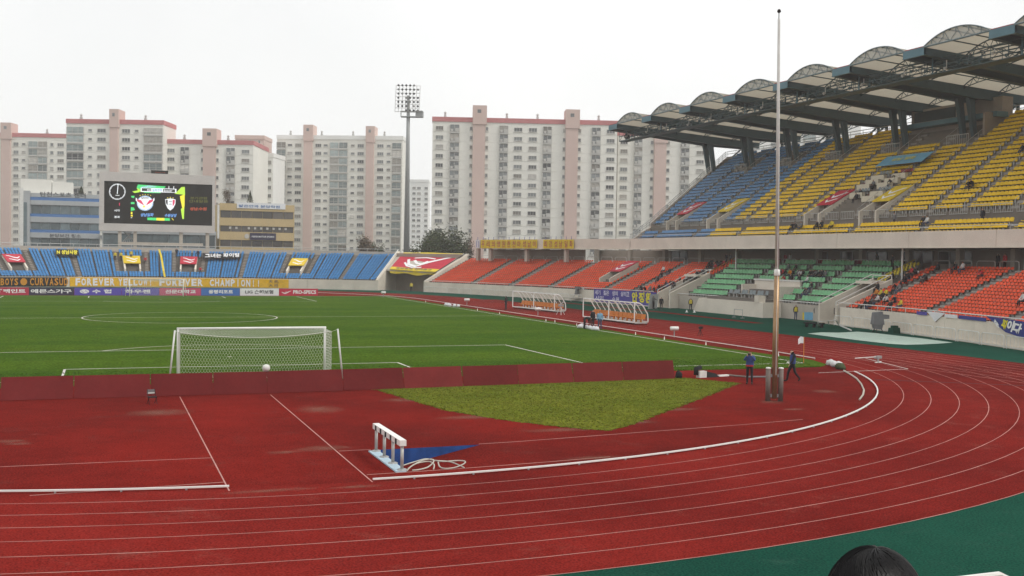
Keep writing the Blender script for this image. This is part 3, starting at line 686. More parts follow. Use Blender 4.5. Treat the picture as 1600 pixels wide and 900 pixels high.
# ---- concourse behind the lower tier: back wall with doors, glazing and piers, ceiling
mat('office_glass', (.05, .065, .065), rough=.12, spec=.6, var=.3, scale=.3)
mat('wall_beige', (.33, .28, .235), rough=.85, var=.12, scale=.4)
mat('door_brown', (.13, .085, .065), rough=.6, var=.1)
g = MB(); slab(g, ps, -64, 52, 15.5, 15.8, 5.85, 8.0, 20); slab(g, ps, 52, 75, 12.2, 12.5, 5.85, 8.0, 6); g.build('concourse_wall', 'wall_beige', main)
random.seed(3); s = -62
while s < 50:
    w = random.choice((2.2, 3.4, 5)); kind = random.choice(('office_glass', 'office_glass', 'door_brown', None))
    if kind:
        g = MB(); slab(g, ps, s, s+w, 15.42, 15.52, 5.86 if kind == 'door_brown' else 6.5, 7.8, 1); ob = g.build('door' if kind == 'door_brown' else 'window', kind, main)
        g = MB()
        for q in lin(s, s+w, 2 if w < 4 else 3): slab(g, ps, q-.06, q+.06, 15.34, 15.43, 5.87, 7.82, 1)
        slab(g, ps, s-.06, s+w+.06, 15.33, 15.44, 7.82, 7.9, 1); g.build('frame', 'grey_metal', ob)
    s += w+random.choice((.9, 1.6, 2.4))
for s in list(lin(-60, 50, 14))+[hit(q, 397, 8.5)[0] for q in (746.5, 766, 822.5, 884)]:
    g = MB(); o_ = 12.8 if s < 51 else 8.35; slab(g, ps, s-.3, s+.3, o_, o_+.6, 5.85, 8.04, 1); g.build('pier', 'concrete', main)
for px in (1150, 1410):      # thin white downpipes in front of the fascia
    s_, z_ = hit(px, 400, 8.0); g = MB(); g.tube([ps(s_, 8.0, 4.6), ps(s_, 8.0, 8.05)], .09, 6); g.build('downpipe', 'white_paint', main)

# ---- upper tier
UZ0 = 9.0; UYE = lambda X: 93.8+(X-70)*.35; UY0 = -6.0
BY = [100.7-11.5*k for k in range(10)]            # roof bays
FZ0, FZ1 = 8.05, 9.72
fpts = [(70., y) for y in [UY0]+sorted([b for b in BY if -6 < b < 93])+[94.0]]
fl = [tuple(ps(s, 8.0, 0)[:2]) for s in lin(49.8, 74.6, 4)]
def fascia(p, q):
    p, q = np.array([*p, 0]), np.array([*q, 0]); d = (q-p)/np.linalg.norm(q-p); n = np.array([d[1], -d[0], 0]); p = p+d*.02; q = q-d*.02
    g = MB(); g.hexa([p+(0, 0, FZ0), q+(0, 0, FZ0), q+n*.35+(0, 0, FZ0), p+n*.35+(0, 0, FZ0), p+(0, 0, FZ1), q+(0, 0, FZ1), q+n*.35+(0, 0, FZ1), p+n*.35+(0, 0, FZ1)])
    ob = g.build('fascia_panel', 'panel_concrete', main)
    g = MB(); g.hexa([p-n*.09+(0, 0, FZ0-.02), q-n*.09+(0, 0, FZ0-.02), q-n*.003+(0, 0, FZ0-.02), p-n*.003+(0, 0, FZ0-.02), p-n*.09+(0, 0, FZ0+.1), q-n*.09+(0, 0, FZ0+.1), q-n*.003+(0, 0, FZ0+.1), p-n*.003+(0, 0, FZ0+.1)]); g.build('drip_edge', 'concrete_pale', ob)
for A in (fpts, [(70., 94.)]+fl):
    for i in range(len(A)-1): fascia(A[i], A[i+1])
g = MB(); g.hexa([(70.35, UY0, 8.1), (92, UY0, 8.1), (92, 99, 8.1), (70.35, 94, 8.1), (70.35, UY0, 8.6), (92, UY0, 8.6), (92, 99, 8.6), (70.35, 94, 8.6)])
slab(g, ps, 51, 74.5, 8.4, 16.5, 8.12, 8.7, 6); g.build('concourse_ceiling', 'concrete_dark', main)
URUN, URISE, MZ, MX, MN = .80, .562, 11.9, 74.4, 22
g = MB()
def usteps(x0, n, run, rise, z0):
    for i in range(n):
        x = x0+i*run; z = z0+i*rise; a, b = UYE(x), UYE(x+run)
        g.add([(x, UY0, z), (x+run, UY0, z), (x+run, b, z), (x, a, z)], [(0, 1, 2, 3)]); g.add([(x, UY0, z-rise), (x, a, z-rise), (x, a, z), (x, UY0, z)], [(0, 1, 2, 3)])
usteps(70.4, 3, .78, .58, UZ0); g.add([(72.74, UY0, 10.3), (MX, UY0, 10.3), (MX, UYE(MX), 10.3), (72.74, UYE(72.74), 10.3)], [(0, 1, 2, 3)])
usteps(MX, MN, URUN, URISE, MZ); g.add([(MX-.004, UY0, 10.3), (MX-.004, UYE(MX), 10.3), (MX-.004, UYE(MX), MZ), (MX-.004, UY0, MZ)], [(0, 1, 2, 3)])
mat('upper_concrete', (.19, .165, .14), rough=.9, var=.16, scale=.4, fine=.05)  # darkened so the colour carries the shadow between seat rows
g.build('upper_terrace', 'upper_concrete', main)
XT, ZT = MX+MN*URUN, MZ+(MN-1)*URISE
g = MB(); g.box(XT, XT+.3, UY0, UYE(XT), ZT-3, ZT+.5); g.build('rear_parapet', 'concrete', main)
g = MB()
for k in (.55, .95): g.tube([(XT+.15, UY0, ZT+.45+k), (XT+.15, UYE(XT), ZT+.45+k)], .05, 6)
for y in lin(UY0, UYE(XT), 40): g.tube([(XT+.15, y, ZT+.45), (XT+.15, y, ZT+1.4)], .035, 5)
g.build('rear_railing', 'galv', main)
# raked end parapet with its railing
prof = [(70., 9.3), (72.7, 10.9), (74.4, 11.6), (74.4, 12.3), (XT, ZT+.35), (XT+.3, ZT+.35)]
g = MB()
for i in range(len(prof)-1):
    (x, z), (x2, z2) = prof[i], prof[i+1]
    if x2-x < .01: continue
    ya, yb = UYE(x), UYE(x2); g.hexa([(x, ya, 8.2 if x < 75 else z-2.6), (x2, yb, 8.2 if x2 < 75 else z2-2.6), (x2, yb+.35, 8.2 if x2 < 75 else z2-2.6), (x, ya+.35, 8.2 if x < 75 else z-2.6), (x, ya, z), (x2, yb, z2), (x2, yb+.35, z2), (x, ya+.35, z)])
g.build('end_parapet', 'panel_concrete', main)
g = MB(); pr2 = [(70., 9.3), (74.4, 11.9), (XT, ZT+.35)]
for k in (.35, .7, 1.05): g.tube([(x, UYE(x)+.17, z+k) for x, z in pr2], .055, 6)
for i in range(26):
    x = 70+(XT-70)*i/25; z = np.interp(x, [q[0] for q in pr2], [q[1] for q in pr2]); g.tube([(x, UYE(x)+.17, z-.1), (x, UYE(x)+.17, z+1.05)], .045, 5)
g.build('end_railing', 'white_metal', main)
# cross-aisle railing
y = 8.0
while y < 90:
    g = MB()
    for k in range(9): g.tube([(MX-.12, y+k*.3, MZ-.35), (MX-.12, y+k*.3, MZ+.55)], .022, 4)
    g.tube([(MX-.12, y, MZ+.55), (MX-.12, y+2.4, MZ+.55)], .04, 5); g.tube([(MX-.12, y, MZ-.3), (MX-.12, y+2.4, MZ-.3)], .03, 5); g.build('aisle_railing', 'galv', main); y += 2.9
g = MB(); g.tube([(70.15, UY0, 10.15), (70.15, 93.5, 10.15)], .04, 6); [g.tube([(70.15, y, 9.7), (70.15, y, 10.15)], .025, 4) for y in lin(UY0, 93, 44)]; g.build('fascia_rail', 'galv', main)
# stairs at both sides of every roof bay
ust = []
for b in BY:
    if 0 < b < 97:
        ust += [b-2.5, b+2.5]
for y in ust:
    if y > UYE(MX)-1: continue
    g = MB(); flight(g, pst, y-.55, y+.55, MX, MN, URUN, URISE, MZ); g.build('aisle_stair', 'stair', main)
    g = MB(); g.tube([(MX+.4, y, MZ+.9), (XT-.5, y, ZT+.9)], .03, 5)
    for k in range(0, MN, 2): g.tube([(MX+.4+k*URUN, y, MZ+k*URISE), (MX+.4+k*URUN, y, MZ+k*URISE+.9)], .025, 4)
    g.build('stair_rail', 'galv', main)
UV = [(88.0, 'cover_red'), (76.2, 'cover_yellow'), (53.3, 'cover_red'), (43.0, 'cover_yellow')]
PRESS = (42.6, 53.0)
CX_, CW = 88.4, .8        # column line
def useat_ok(y, x):
    if any(abs(y-a) < .66 for a in ust): return False
    if any(abs(y-v) < 1.9 and x < 79.6 for v, _ in UV): return False
    if 44.5 < y < 52.2 and x < 82.0: return False
    if any(abs(y-b) < 1.9 and 86.6 < x < 89.6 for b in BY): return False
    if 39.8 < y < 55.5 and x > 87.2: return False
    return True
sect = sorted(ust+[UY0, 98]); 
for k in range(len(sect)-1):
    for cname in ('seat_blue_upper', 'seat_yellow'):
        lst = []
        for i in range(MN):
            x = MX+i*URUN+.42; y = sect[k]+.3
            while y < min(sect[k+1], UYE(x)-.7):
                if useat_ok(y, x) and (y > 72.2) == (cname == 'seat_blue_upper'): lst.append(((x, y, MZ+i*URISE), (1, 0)))
                y += .54
        seat_block(lst, cname, main, sc=1.2, zs=.84)
for cname in ('seat_blue_upper', 'seat_yellow'):
    for y0, y1 in zip(BY[1:], BY[:-1]):
        lst = []
        for i in range(3):
            x = 70.4+i*.78+.42; y = y0+.8
            while y < min(y1-.5, UYE(x)-.6):
                if (y > 73.0) == (cname == 'seat_blue_upper'): lst.append(((x, y, UZ0+i*.58), (1, 0)))
                y += .54
        seat_block(lst, cname, main, sc=1.2, zs=.84)
for y, cvr in UV: vomitory(pst, y-1.5, y+1.5, MX-.1, 79.2, 10.4, 12.7, 15.4, cvr, main)
# press desks: pale counters stepping up the rows between two entrances
mat('desk', (.62, .56, .44), rough=.6, var=.05)
def on_rows(px, py, up=.5):
    return min(((abs(gX(px, py, MX+i*URUN+.35)[2]-(MZ+i*URISE+up)), i) for i in range(MN)))[1]
for px, py in ((1374, 276), (1407, 274), (1365, 285.5), (1395, 282.5), (1351, 294.5), (1383, 292), (1340, 304), (1372, 301.5), (1359, 311)):
    i = on_rows(px, py); x = MX+i*URUN+.3; z = MZ+i*URISE; y = gX(px, py, x)[1]
    g = MB(); g.box(x-.25, x+.25, y-1.15, y+1.15, z+.72, z+.78); g.box(x-.29, x-.22, y-1.15, y+1.15, z+.1, z+.78); g.box(x-.2, x+.2, y-1.1, y-1.04, z, z+.72); g.box(x-.2, x+.2, y+1.04, y+1.1, z, z+.72)
    g.build('press_desk', 'desk', main)
    seat_block([((x+.75, y-.8+.55*q, z+URISE), (1, 0)) for q in range(4)], 'seat_maroon' if px % 2 else 'seat_grey', main)
# control booth and its blue canopy at the back of the tier
g = MB(); g.box(90.6, 92.2, 40.2, 55.2, 20.2, 26.2); g.box(88.0, 90.6, 40.2, 40.5, 20, 24.2); bo = g.build('control_booth', 'wall_beige', main)
g = MB(); g.box(89.2, 90.9, 39.6, 55.6, 23.7, 24.3); g.build('canopy', 'roof_steel_pale', bo)
g = MB(); g.box(90.52, 90.6, 47.5, 54.6, 24.6, 25.9); g.build('booth_window', 'office_glass', bo)

# ---- roof
FX, FZ = 70., 28.3
roofm = mat('membrane', (.40, .37, .30), rough=.7, var=.08, scale=.4)
nt = roofm.node_tree; pb = nt.nodes['Principled BSDF']; tr = nt.nodes.new('ShaderNodeBsdfTranslucent'); tr.inputs['Color'].default_value = (.50, .455, .36, 1)
mx = nt.nodes.new('ShaderNodeMixShader'); mx.inputs[0].default_value = .48; nt.links.new(pb.outputs[0], mx.inputs[1]); nt.links.new(tr.outputs[0], mx.inputs[2]); nt.links.new(mx.outputs[0], nt.nodes['Material Output'].inputs['Surface'])
mat('arch_steel', (.15, .20, .215), rough=.5, var=.1)
tymp = mat('tympanum', (.42, .44, .43), rough=.3, var=.1, scale=.5)
nt = tymp.node_tree; pb = nt.nodes['Principled BSDF']; tr = nt.nodes.new('ShaderNodeBsdfTransparent'); mx = nt.nodes.new('ShaderNodeMixShader'); mx.inputs[0].default_value = .45
nt.links.new(pb.outputs[0], mx.inputs[1]); nt.links.new(tr.outputs[0], mx.inputs[2]); nt.links.new(mx.outputs[0], nt.nodes['Material Output'].inputs['Surface'])
HB = 1.35; XB = 97.0; RISE = 1.22
zt = lambda x: FZ-(x-FX)*.062
for k, b in enumerate(BY):
    for sy in (-1, 1):
        y = b+sy*HB; g = MB(); w = .16
        P_ = [(FX, FZ-.72), (88.0, 25.95), (XB, 25.75), (XB, zt(XB)), (88, zt(88)), (FX, FZ)]
        n = len(P_); g.add([(x, y-w, z) for x, z in P_]+[(x, y+w, z) for x, z in P_], [tuple(range(n)), tuple(reversed(range(n, 2*n)))]+[(i, n+i, n+(i+1) % n, (i+1) % n) for i in range(n)])
        for i in (0, 1): g.beam((P_[i][0], y, P_[i][1]), (P_[i+1][0], y, P_[i+1][1]), .62, .07)
        g.build('roof_beam', 'roof_steel', main)
        g = MB(); yc = b+sy*.85
        g.hexa([(CX_+.1, yc-.22, 20.6), (CX_+.65, yc-.22, 20.6), (CX_+.65, yc+.22, 20.6), (CX_+.1, yc+.22, 20.6), (CX_-1.05, yc-.30, 26.2), (CX_-.25, yc-.30, 26.2), (CX_-.25, yc+.30, 26.2), (CX_-1.05, yc+.30, 26.2)])
        g.build('column', 'roof_steel', main)
        g = MB(); g.beam((95.2, yc, 20), (95.2, yc, 26.2), .3, .3); g.beam((92.6, yc, 23.8), (95.2, yc, 25.9), .2, .2); g.build('rear_column', 'roof_steel', main)
    g = MB(); g.box(FX-.05, FX+.25, b-HB-.16, b+HB+.16, FZ-.78, FZ+.05); fb = g.build('front_box', 'roof_steel_pale', main)
    g = MB(); g.hexa([(FX, b-HB, FZ+.06), (XB, b-HB, zt(XB)+.06), (XB, b+HB, zt(XB)+.06), (FX, b+HB, FZ+.06), (FX, b-HB, FZ+.14), (XB, b-HB, zt(XB)+.14), (XB, b+HB, zt(XB)+.14), (FX, b+HB, FZ+.14)]); g.build('gutter_deck', 'roof_red', fb)
    g = MB(); g.hexa([(FX+.3, b-HB+.2, FZ-.1), (XB, b-HB+.2, zt(XB)-.1), (XB, b+HB-.2, zt(XB)-.1), (FX+.3, b+HB-.2, FZ-.1), (FX+.3, b-HB+.2, FZ-.05), (XB, b-HB+.2, zt(XB)-.05), (XB, b+HB-.2, zt(XB)-.05), (FX+.3, b+HB-.2, FZ-.05)]); g.build('soffit', 'roof_steel', fb)
    # white fence round the pair of columns
    if b < 99:
        g = MB()
        for q in range(11): g.tube([(86.9, b-1.7+q*.34, 20.4), (86.9, b-1.7+q*.34, 21.75)], .03, 4)
        g.tube([(86.9, b-1.7, 21.75), (86.9, b+1.7, 21.75)], .045, 5); g.box(86.8, 89.4, b-1.75, b+1.75, 19.6, 20.45); g.build('column_fence', 'galv', main)
for k in range(len(BY)-1):
    ya, yb = BY[k]-HB, BY[k+1]+HB; ym = (ya+yb)/2; h = (ya-yb)/2; rad = (h*h+RISE*RISE)/(2*RISE); a0 = math.asin(h/rad)
    cv = lambda t: (ym+rad*math.sin(t), FZ+.02+RISE-rad+rad*math.cos(t)); T = lin(-a0, a0, 14)
    g = MB(); dz = lambda x: -(x-FX)*.062
    for x0, x1 in zip(lin(FX, XB, 5)[:-1], lin(FX, XB, 5)[1:]):
        g.strip([(x0, cv(t)[0], cv(t)[1]+dz(x0)) for t in T], [(x1, cv(t)[0], cv(t)[1]+dz(x1)) for t in T])
    vt = g.build('vault_membrane', 'membrane', main, True)
    g = MB(); g.tube([(FX, *cv(t)) for t in T], .065, 6); g.tube([(FX, ya, FZ), (FX, yb, FZ)], .09, 6)
    wp = lin(-a0*.72, a0*.72, 4)
    for i, t in enumerate(wp):
        y, z = cv(t); g.tube([(FX, y, z), (FX, y, z-.45)], .045, 5)
        if i < 4:
            y2, z2 = cv(wp[i+1]); g.tube([(FX+.05, y, z-.45), (FX+.05, (y+y2)/2, FZ)], .03, 5); g.tube([(FX+.05, y2, z2), (FX+.05, (y+y2)/2, FZ)], .03, 5)
    g.build('front_arch', 'arch_steel', vt)
    g = MB(); g.add([(FX+.12, *cv(t)) for t in T], [tuple(range(len(T)))]); g.build('end_screen', 'tympanum', vt)
    g = MB()
    for t in lin(-a0*.6, a0*.6, 3): y, z = cv(t); g.tube([(FX, y, z-.08), (XB, y, z-.08+dz(XB))], .07, 5)
    g.build('purlin', 'roof_steel', vt)
    for x in (75.4, 80.8, 86.2, 91.6, 97.0):
        g = MB(); d_ = dz(x); g.tube([(x, cv(t)[0], cv(t)[1]-.14+d_) for t in T], .07, 5)
        B_ = lin(ya, yb, 8); low = [FZ-.35+d_+.55*math.sin(math.pi*i/8) for i in range(9)]
        g.tube([(x, y, z) for y, z in zip(B_, low)], .06, 5)
        for i in range(8):
            t = -a0+2*a0*(8-i-.5)/8; y, z = cv(t); g.tube([(x, B_[i], low[i]), (x, y, z-.14+d_)], .045, 4); g.tube([(x, y, z-.14+d_), (x, B_[i+1], low[i+1])], .045, 4)
        g.build('arch_truss', 'roof_steel', vt)
# lighting catwalk hung under the beams
mat('catwalk_steel', (.085, .125, .135), rough=.5, var=.1)
CWZ = 26.0; ye, y0 = 103.3, 2.0; n = 46; Y = lin(ye, y0, n)
for i0 in range(0, n, 5):
    g = MB(); seg = Y[i0:i0+6]
    for x in (72.5, 74.0):
        for z in (CWZ, CWZ+.75, CWZ+1.5): g.tube([(x, seg[0], z), (x, seg[-1], z)], .07, 5)
        for i, y in enumerate(seg[:-1]):
            g.tube([(x, y, CWZ), (x, y, CWZ+1.5)], .045, 4); g.tube([(x, y, CWZ+(1.5 if i % 2 else 0)), (x, seg[i+1], CWZ+(0 if i % 2 else 1.5))], .04, 4)
    g.box(72.5, 74.0, seg[-1], seg[0], CWZ-.06, CWZ+.0)
    g.build('catwalk_truss', 'catwalk_steel', main)
for b in BY[:-1]:
    g = MB(); g.tube([(72.5, b, CWZ), (72.5, b, 27.9)], .09, 6); g.tube([(74.0, b, CWZ), (74.0, b, 27.6)], .09, 6); g.build('catwalk_hanger', 'roof_steel_pale', main)
for i in range(60):      # lamps and loudspeakers along the catwalk
    y = 100-i*1.6+random.uniform(-.4, .4); zl = CWZ+random.uniform(.15, .7); g = MB(); g.tube([(72.15, y, zl), (72.45, y, zl+.12)], [.17, .10], 8); g.box(72.4, 72.47, y-.04, y+.04, zl, CWZ+1.15); g.build('floodlamp', 'roof_steel' if i % 4 else 'galv', main)
g = MB(); g.tube([(72.2, 100.6, CWZ+.55), (72.9, 100.6, CWZ+.55)], .38, 12); g.build('loudspeaker', 'dark', main)

# ================================================================== FAR END STAND
end = empty('end_stand', (0, 0, 0), label='curved end stand with blue seats below the scoreboard', cat='stand')
FN, FRUN, FRISE, FZ_0 = 17, .64, .285, 1.82
g = MB(); steps(g, pf, -38, 34.8, .3, FN, FRUN, FRISE, FZ_0, 40); slab(g, pf, -38, 34.8, .3+FN*FRUN, 17, 6.2, 6.42, 20); g.build('terrace', 'concrete_dark', end)
wall_panels(lambda f, o, z: pf(f, o, z), -38, 34.9, 0, -.9, 1.82, 3.6, 'concrete_pale', end)
wall_panels(pf, -38, 34.9, .35+FN*FRUN, 6.2, 7.25, 7.3, 'concrete', end, th=.3, name='rear_wall_panel')
g = MB(); g.tube([pf(f, 11.4, 7.75) for f in lin(-38, 34.8, 40)], .05, 5); [g.tube([pf(f, 11.4, 7.2), pf(f, 11.4, 7.75)], .035, 4) for f in lin(-38, 34.8, 50)]; g.build('rear_railing', 'galv', end)
f_aisles = [-31, -24.2, -9.1, 13.7, 29.0]; fvom = [(-16.9, 'cover_red'), (-1.75, 'cover_yellow'), (5.95, 'cover_red'), (21.4, 'cover_yellow')]
f_edge = []
for f, c in fvom: f_edge += [f-2.0, f+2.0]
for f in f_aisles:
    g = MB(); flight(g, pf, f-.27, f+.27, .3, FN, FRUN, FRISE, FZ_0); g.build('aisle_stair', 'stair', end)
for f in f_edge:
    g = MB(); flight(g, pf, f-.22, f+.22, .3+3*FRUN, FN-3, FRUN, FRISE, FZ_0+3*FRISE); g.build('aisle_stair', 'stair', end)
main_c = sorted(f_aisles+[-38.2, 35.0])
for k in range(len(main_c)-1):
    lst = []
    for i in range(FN):
        o = .3+i*FRUN+.32; f = main_c[k]+.50; j = 0
        while f < main_c[k+1]-.46:
            j += 1; blocked = i > 2 and (any(abs(f-e_) < .40 for e_ in f_edge) or any(abs(f-v) < 1.6 and o < 8.5 for v, _ in fvom))
            if not blocked: p = pf(f, o, FZ_0+i*FRISE); lst.append((p, (p[0], p[1]-80)))
            f += .40+(.17 if j % 5 == 0 else 0)
    seat_block(lst, 'seat_blue', end, sc=.98, zs=.62)
for f, c in fvom: vomitory(pf, f-1.15, f+1.15, 2.6, 8.2, 2.35, 3.7, 5.6, c, end)
# raked end wall
g = MB(); g.hexa([pf(34.7, 0, -.9), pf(35.1, 0, -.9), pf(35.1, 11.5, -.9), pf(34.7, 11.5, -.9), pf(34.7, 0, 1.95), pf(35.1, 0, 1.95), pf(35.1, 11.5, 7.4), pf(34.7, 11.5, 7.4)])
g.build('end_wall', 'concrete_pale', end)
g = MB(); g.tube([pf(34.9, 0, 2.2), pf(34.9, 11.4, 7.7)], .09, 6); g.build('end_rail', 'white_metal', end)
# red stand's own raked end wall
g = MB(); g.hexa([ps(79.3, 0, -.9), ps(79.8, 0, -.9), ps(79.8, 10.5, -.9), ps(79.3, 10.5, -.9), ps(79.3, 0, 1.95), ps(79.8, 0, 1.95), ps(79.8, 10.5, 6.9), ps(79.3, 10.5, 6.9)]); g.build('end_wall', 'concrete_pale', main)
g = MB(); g.tube([ps(79.6, 0, 2.3), ps(79.6, 10.4, 7.2)], .07, 6); g.build('end_rail', 'dark', main)
# entrance tunnel between the two stands
tn = empty('entrance_tunnel', (0, 0, 0), label='concrete vehicle tunnel between the blue end stand and the orange seats', cat='tunnel')
Af = lambda o, z: pf(35.15, o, z); Bf = lambda o, z: ps(79.85, o, z)
g = MB(); g.hexa([Af(9.5, -.9), Bf(9.5, -.9), Bf(9.8, -.9), Af(9.8, -.9), Af(9.5, 7), Bf(9.5, 7), Bf(9.8, 7), Af(9.8, 7)]); g.build('back_wall', 'wall_beige', tn)
g = MB(); g.hexa([Af(4.2, 3.6), Bf(4.2, 3.2), Bf(11.5, 6.8), Af(11.5, 6.9), Af(4.2, 3.9), Bf(4.2, 3.5), Bf(11.5, 7.1), Af(11.5, 7.2)]); g.build('ramp_roof', 'concrete', tn)
g = MB(); q0, q1 = Af(5, 0), Bf(5, 0); e0 = q0*.12+q1*.88; g.tube([(e0[0], e0[1], 0), (e0[0], e0[1], 3.0), (q1[0], q1[1], 3.0)], .10, 5); g.build('gate_frame', 'white_metal', tn)
# ================================================================== SCOREBOARD
SBY = 165.0
sx = lambda px: gY(px, 320, SBY)[0]
SX0, SX1 = sx(155), sx(336); SZ1 = (gY(155, 268.5, SBY)[2]+gY(335, 274, SBY)[2])/2; SZ0 = (gY(155, 360.5, SBY)[2]+gY(335, 364, SBY)[2])/2
scr_left, scr_right = sx(162.7), sx(331.6); scr_top = (gY(163, 283.2, SBY)[2]+gY(331, 288, SBY)[2])/2; scr_bottom = (gY(163, 349, SBY)[2]+gY(331, 352.5, SBY)[2])/2
sb = empty('scoreboard', ((SX0+SX1)/2, SBY, -1), label='big electronic scoreboard showing a clock and two club crests', cat='scoreboard'); sb.location = (0, 0, 0)
g = MB(); d = 1.4
for a in ((SX0, SX1, SZ1-(SZ1-scr_top), SZ1), (SX0, SX1, SZ0, scr_bottom), (SX0, scr_left, scr_bottom, scr_top), (scr_right, SX1, scr_bottom, scr_top)): g.box(a[0], a[1], SBY, SBY+d, a[2], a[3])
mat('board_frame', (.50, .48, .45), rough=.6, var=.08, scale=.4)
g.build('frame', 'board_frame', sb)
scr = bpy.data.materials.new('screen'); scr.use_nodes = True; pb = scr.node_tree.nodes['Principled BSDF']; pb.inputs['Base Color'].default_value = (.022, .021, .020, 1); pb.inputs['Roughness'].default_value = .8; pb.inputs['Specular IOR Level'].default_value = .05; M['screen'] = scr
g = MB(); g.box(scr_left, scr_right, SBY+.25, SBY+.5, scr_bottom, scr_top); screen = g.build('screen', 'screen', sb)
def suv(cx, cy):   # crop pixels of the photographed screen -> point on the screen
    u = (cx-82)/1086; top = 180+34*u; bot = 604+26*u; v = (bot-cy)/(bot-top); return np.array([scr_left+(scr_right-scr_left)*u, SBY+.235, scr_bottom+(scr_top-scr_bottom)*v])
for n, c, s in (('led_white', (.85, .88, .9), .85), ('led_green', (.05, .62, .16), .9), ('led_lime', (.45, .75, .05), .9), ('led_yellow', (.85, .72, .03), .9), ('led_red', (.62, .03, .10), .9), ('led_blue', (.16, .38, .85), .9), ('led_pale', (.45, .62, .85), .8), ('led_olive', (.20, .20, .02), .6), ('led_orange', (.60, .09, .03), .7), ('led_black', (.008, .008, .01), .5)): emis(n, c, s*1.3)
def spoly(pts, m_, name, lift=0.):
    g = MB(); g.add([suv(*q)-(0, lift, 0) for q in pts], [tuple(range(len(pts)))]); return g.build(name, m_, screen)
def stext(s_, cx0, cx1, cy0, cy1, m_, shear=0, lift=.01, bold=.02):
    g = MB(); O = suv(cx0, cy1); put_text(g, s_, O-(0, lift, 0), suv(cx1, cy1)-O, suv(cx0, cy0)-O, bold=bold, shear=shear); return g.build('screen_text', m_, screen)
g = MB()
for i in range(60):
    a = 2*math.pi*i/60; b = a+2*math.pi/60*.62; r0, r1 = (70, 81) if i % 5 else (66, 82)
    g.add([suv(210+r*math.sin(t), 288-r*math.cos(t)) for r, t in ((r0, a), (r1, a), (r1, b), (r0, b))], [(0, 1, 2, 3)])
g.build('clock_ring', 'led_white', screen)
spoly([(206, 310), (213, 310), (221, 212), (214, 208)], 'led_white', 'clock_hand'); spoly([(192, 322), (232, 322), (232, 327), (192, 327)], 'led_white', 'clock_mark')
stext('시각', 180, 235, 466, 488, 'led_white'); stext('경과', 180, 235, 530, 553, 'led_white'); stext('1', 228, 236, 400, 428, 'led_red')
for pts, m_ in (([(412, 215), (690, 232), (640, 300), (480, 298), (400, 250)], 'led_green'), ([(440, 240), (520, 222), (600, 232), (520, 290)], 'led_pale'), ([(356, 285), (420, 272), (430, 292), (380, 300)], 'led_lime'), ([(400, 250), (440, 262), (470, 292), (420, 285)], 'led_lime'), ([(800, 290), (850, 238), (885, 236), (888, 320), (850, 312), (780, 306)], 'led_lime'), ([(835, 330), (885, 310), (884, 430), (866, 480), (848, 392), (840, 360)], 'led_yellow'), ([(846, 460), (882, 430), (878, 560), (862, 560), (852, 500)], 'led_lime'), ([(345, 330), (380, 328), (376, 352), (350, 345)], 'led_green'), ([(344, 392), (380, 392), (380, 412), (344, 412)], 'led_green'), ([(344, 442), (372, 446), (386, 470), (344, 482)], 'led_green'), ([(344, 490), (360, 490), (360, 514), (344, 514)], 'led_yellow'), ([(344, 522), (364, 522), (364, 536), (344, 536)], 'led_yellow'), ([(344, 546), (358, 546), (358, 552), (344, 552)], 'led_white'), ([(510, 546), (600, 549), (600, 576), (508, 572)], 'led_green'), ([(600, 549), (680, 551), (680, 578), (600, 576)], 'led_yellow'), ([(680, 551), (734, 553), (736, 579), (680, 578)], 'led_green'), ([(752, 552), (760, 552), (776, 574), (768, 574)], 'led_yellow')): spoly(pts, m_, 'screen_graphic')
spoly([(440, 246), (800, 256), (800, 296), (440, 288)], 'led_white', 'title_bar', .004); spoly([(452, 251), (545, 253), (545, 282), (452, 279)], 'led_black', 'title_panel', .008); spoly([(664, 258), (786, 262), (786, 291), (664, 287)], 'led_black', 'title_panel', .008)
spoly([(720, 228), (726, 228), (726, 258), (720, 258)], 'led_white', 'title_post', .004); spoly([(769, 230), (775, 230), (775, 258), (769, 258)], 'led_white', 'title_post', .004)
stext('성남', 502, 542, 256, 281, 'led_white', lift=.012); stext('일화천마', 556, 656, 256, 285, 'led_blue', lift=.012); stext('Soccer', 670, 756, 264, 286, 'led_white', shear=.03, lift=.012)
# left crest: ring, spread wings, ball
ci = lambda cx, cy, rx, ry, n=20: [(cx+rx*math.cos(2*math.pi*i/n), cy+ry*math.sin(2*math.pi*i/n)) for i in range(n)]
spoly(ci(485, 402, 82, 76), 'led_pale', 'crest_ring', .004); spoly(ci(485, 400, 72, 66), 'led_white', 'crest_disc', .006)
stext('일화천마', 446, 520, 336, 362, 'led_black', lift=.01)
for sg in (-1, 1):
    f = lambda x, y: (485+sg*x, y)
    spoly([f(6, 440), f(92, 345), f(94, 372), f(70, 402), f(20, 430)], 'led_white', 'crest_wing', .012); spoly([f(8, 425), f(40, 372), f(84, 362), f(76, 384), f(36, 410)], 'led_red', 'crest_wing', .016)
spoly([(470, 425), (500, 425), (512, 440), (498, 474), (480, 462), (456, 452)], 'led_white', 'crest_tail', .018); spoly(ci(474, 436, 12, 11, 10), 'led_yellow', 'crest_ball', .022)
for i in range(5): spoly(ci(435+i*26, 324-8*math.sin(math.pi*i/4), 5, 5, 6), 'led_yellow', 'crest_star', .006)
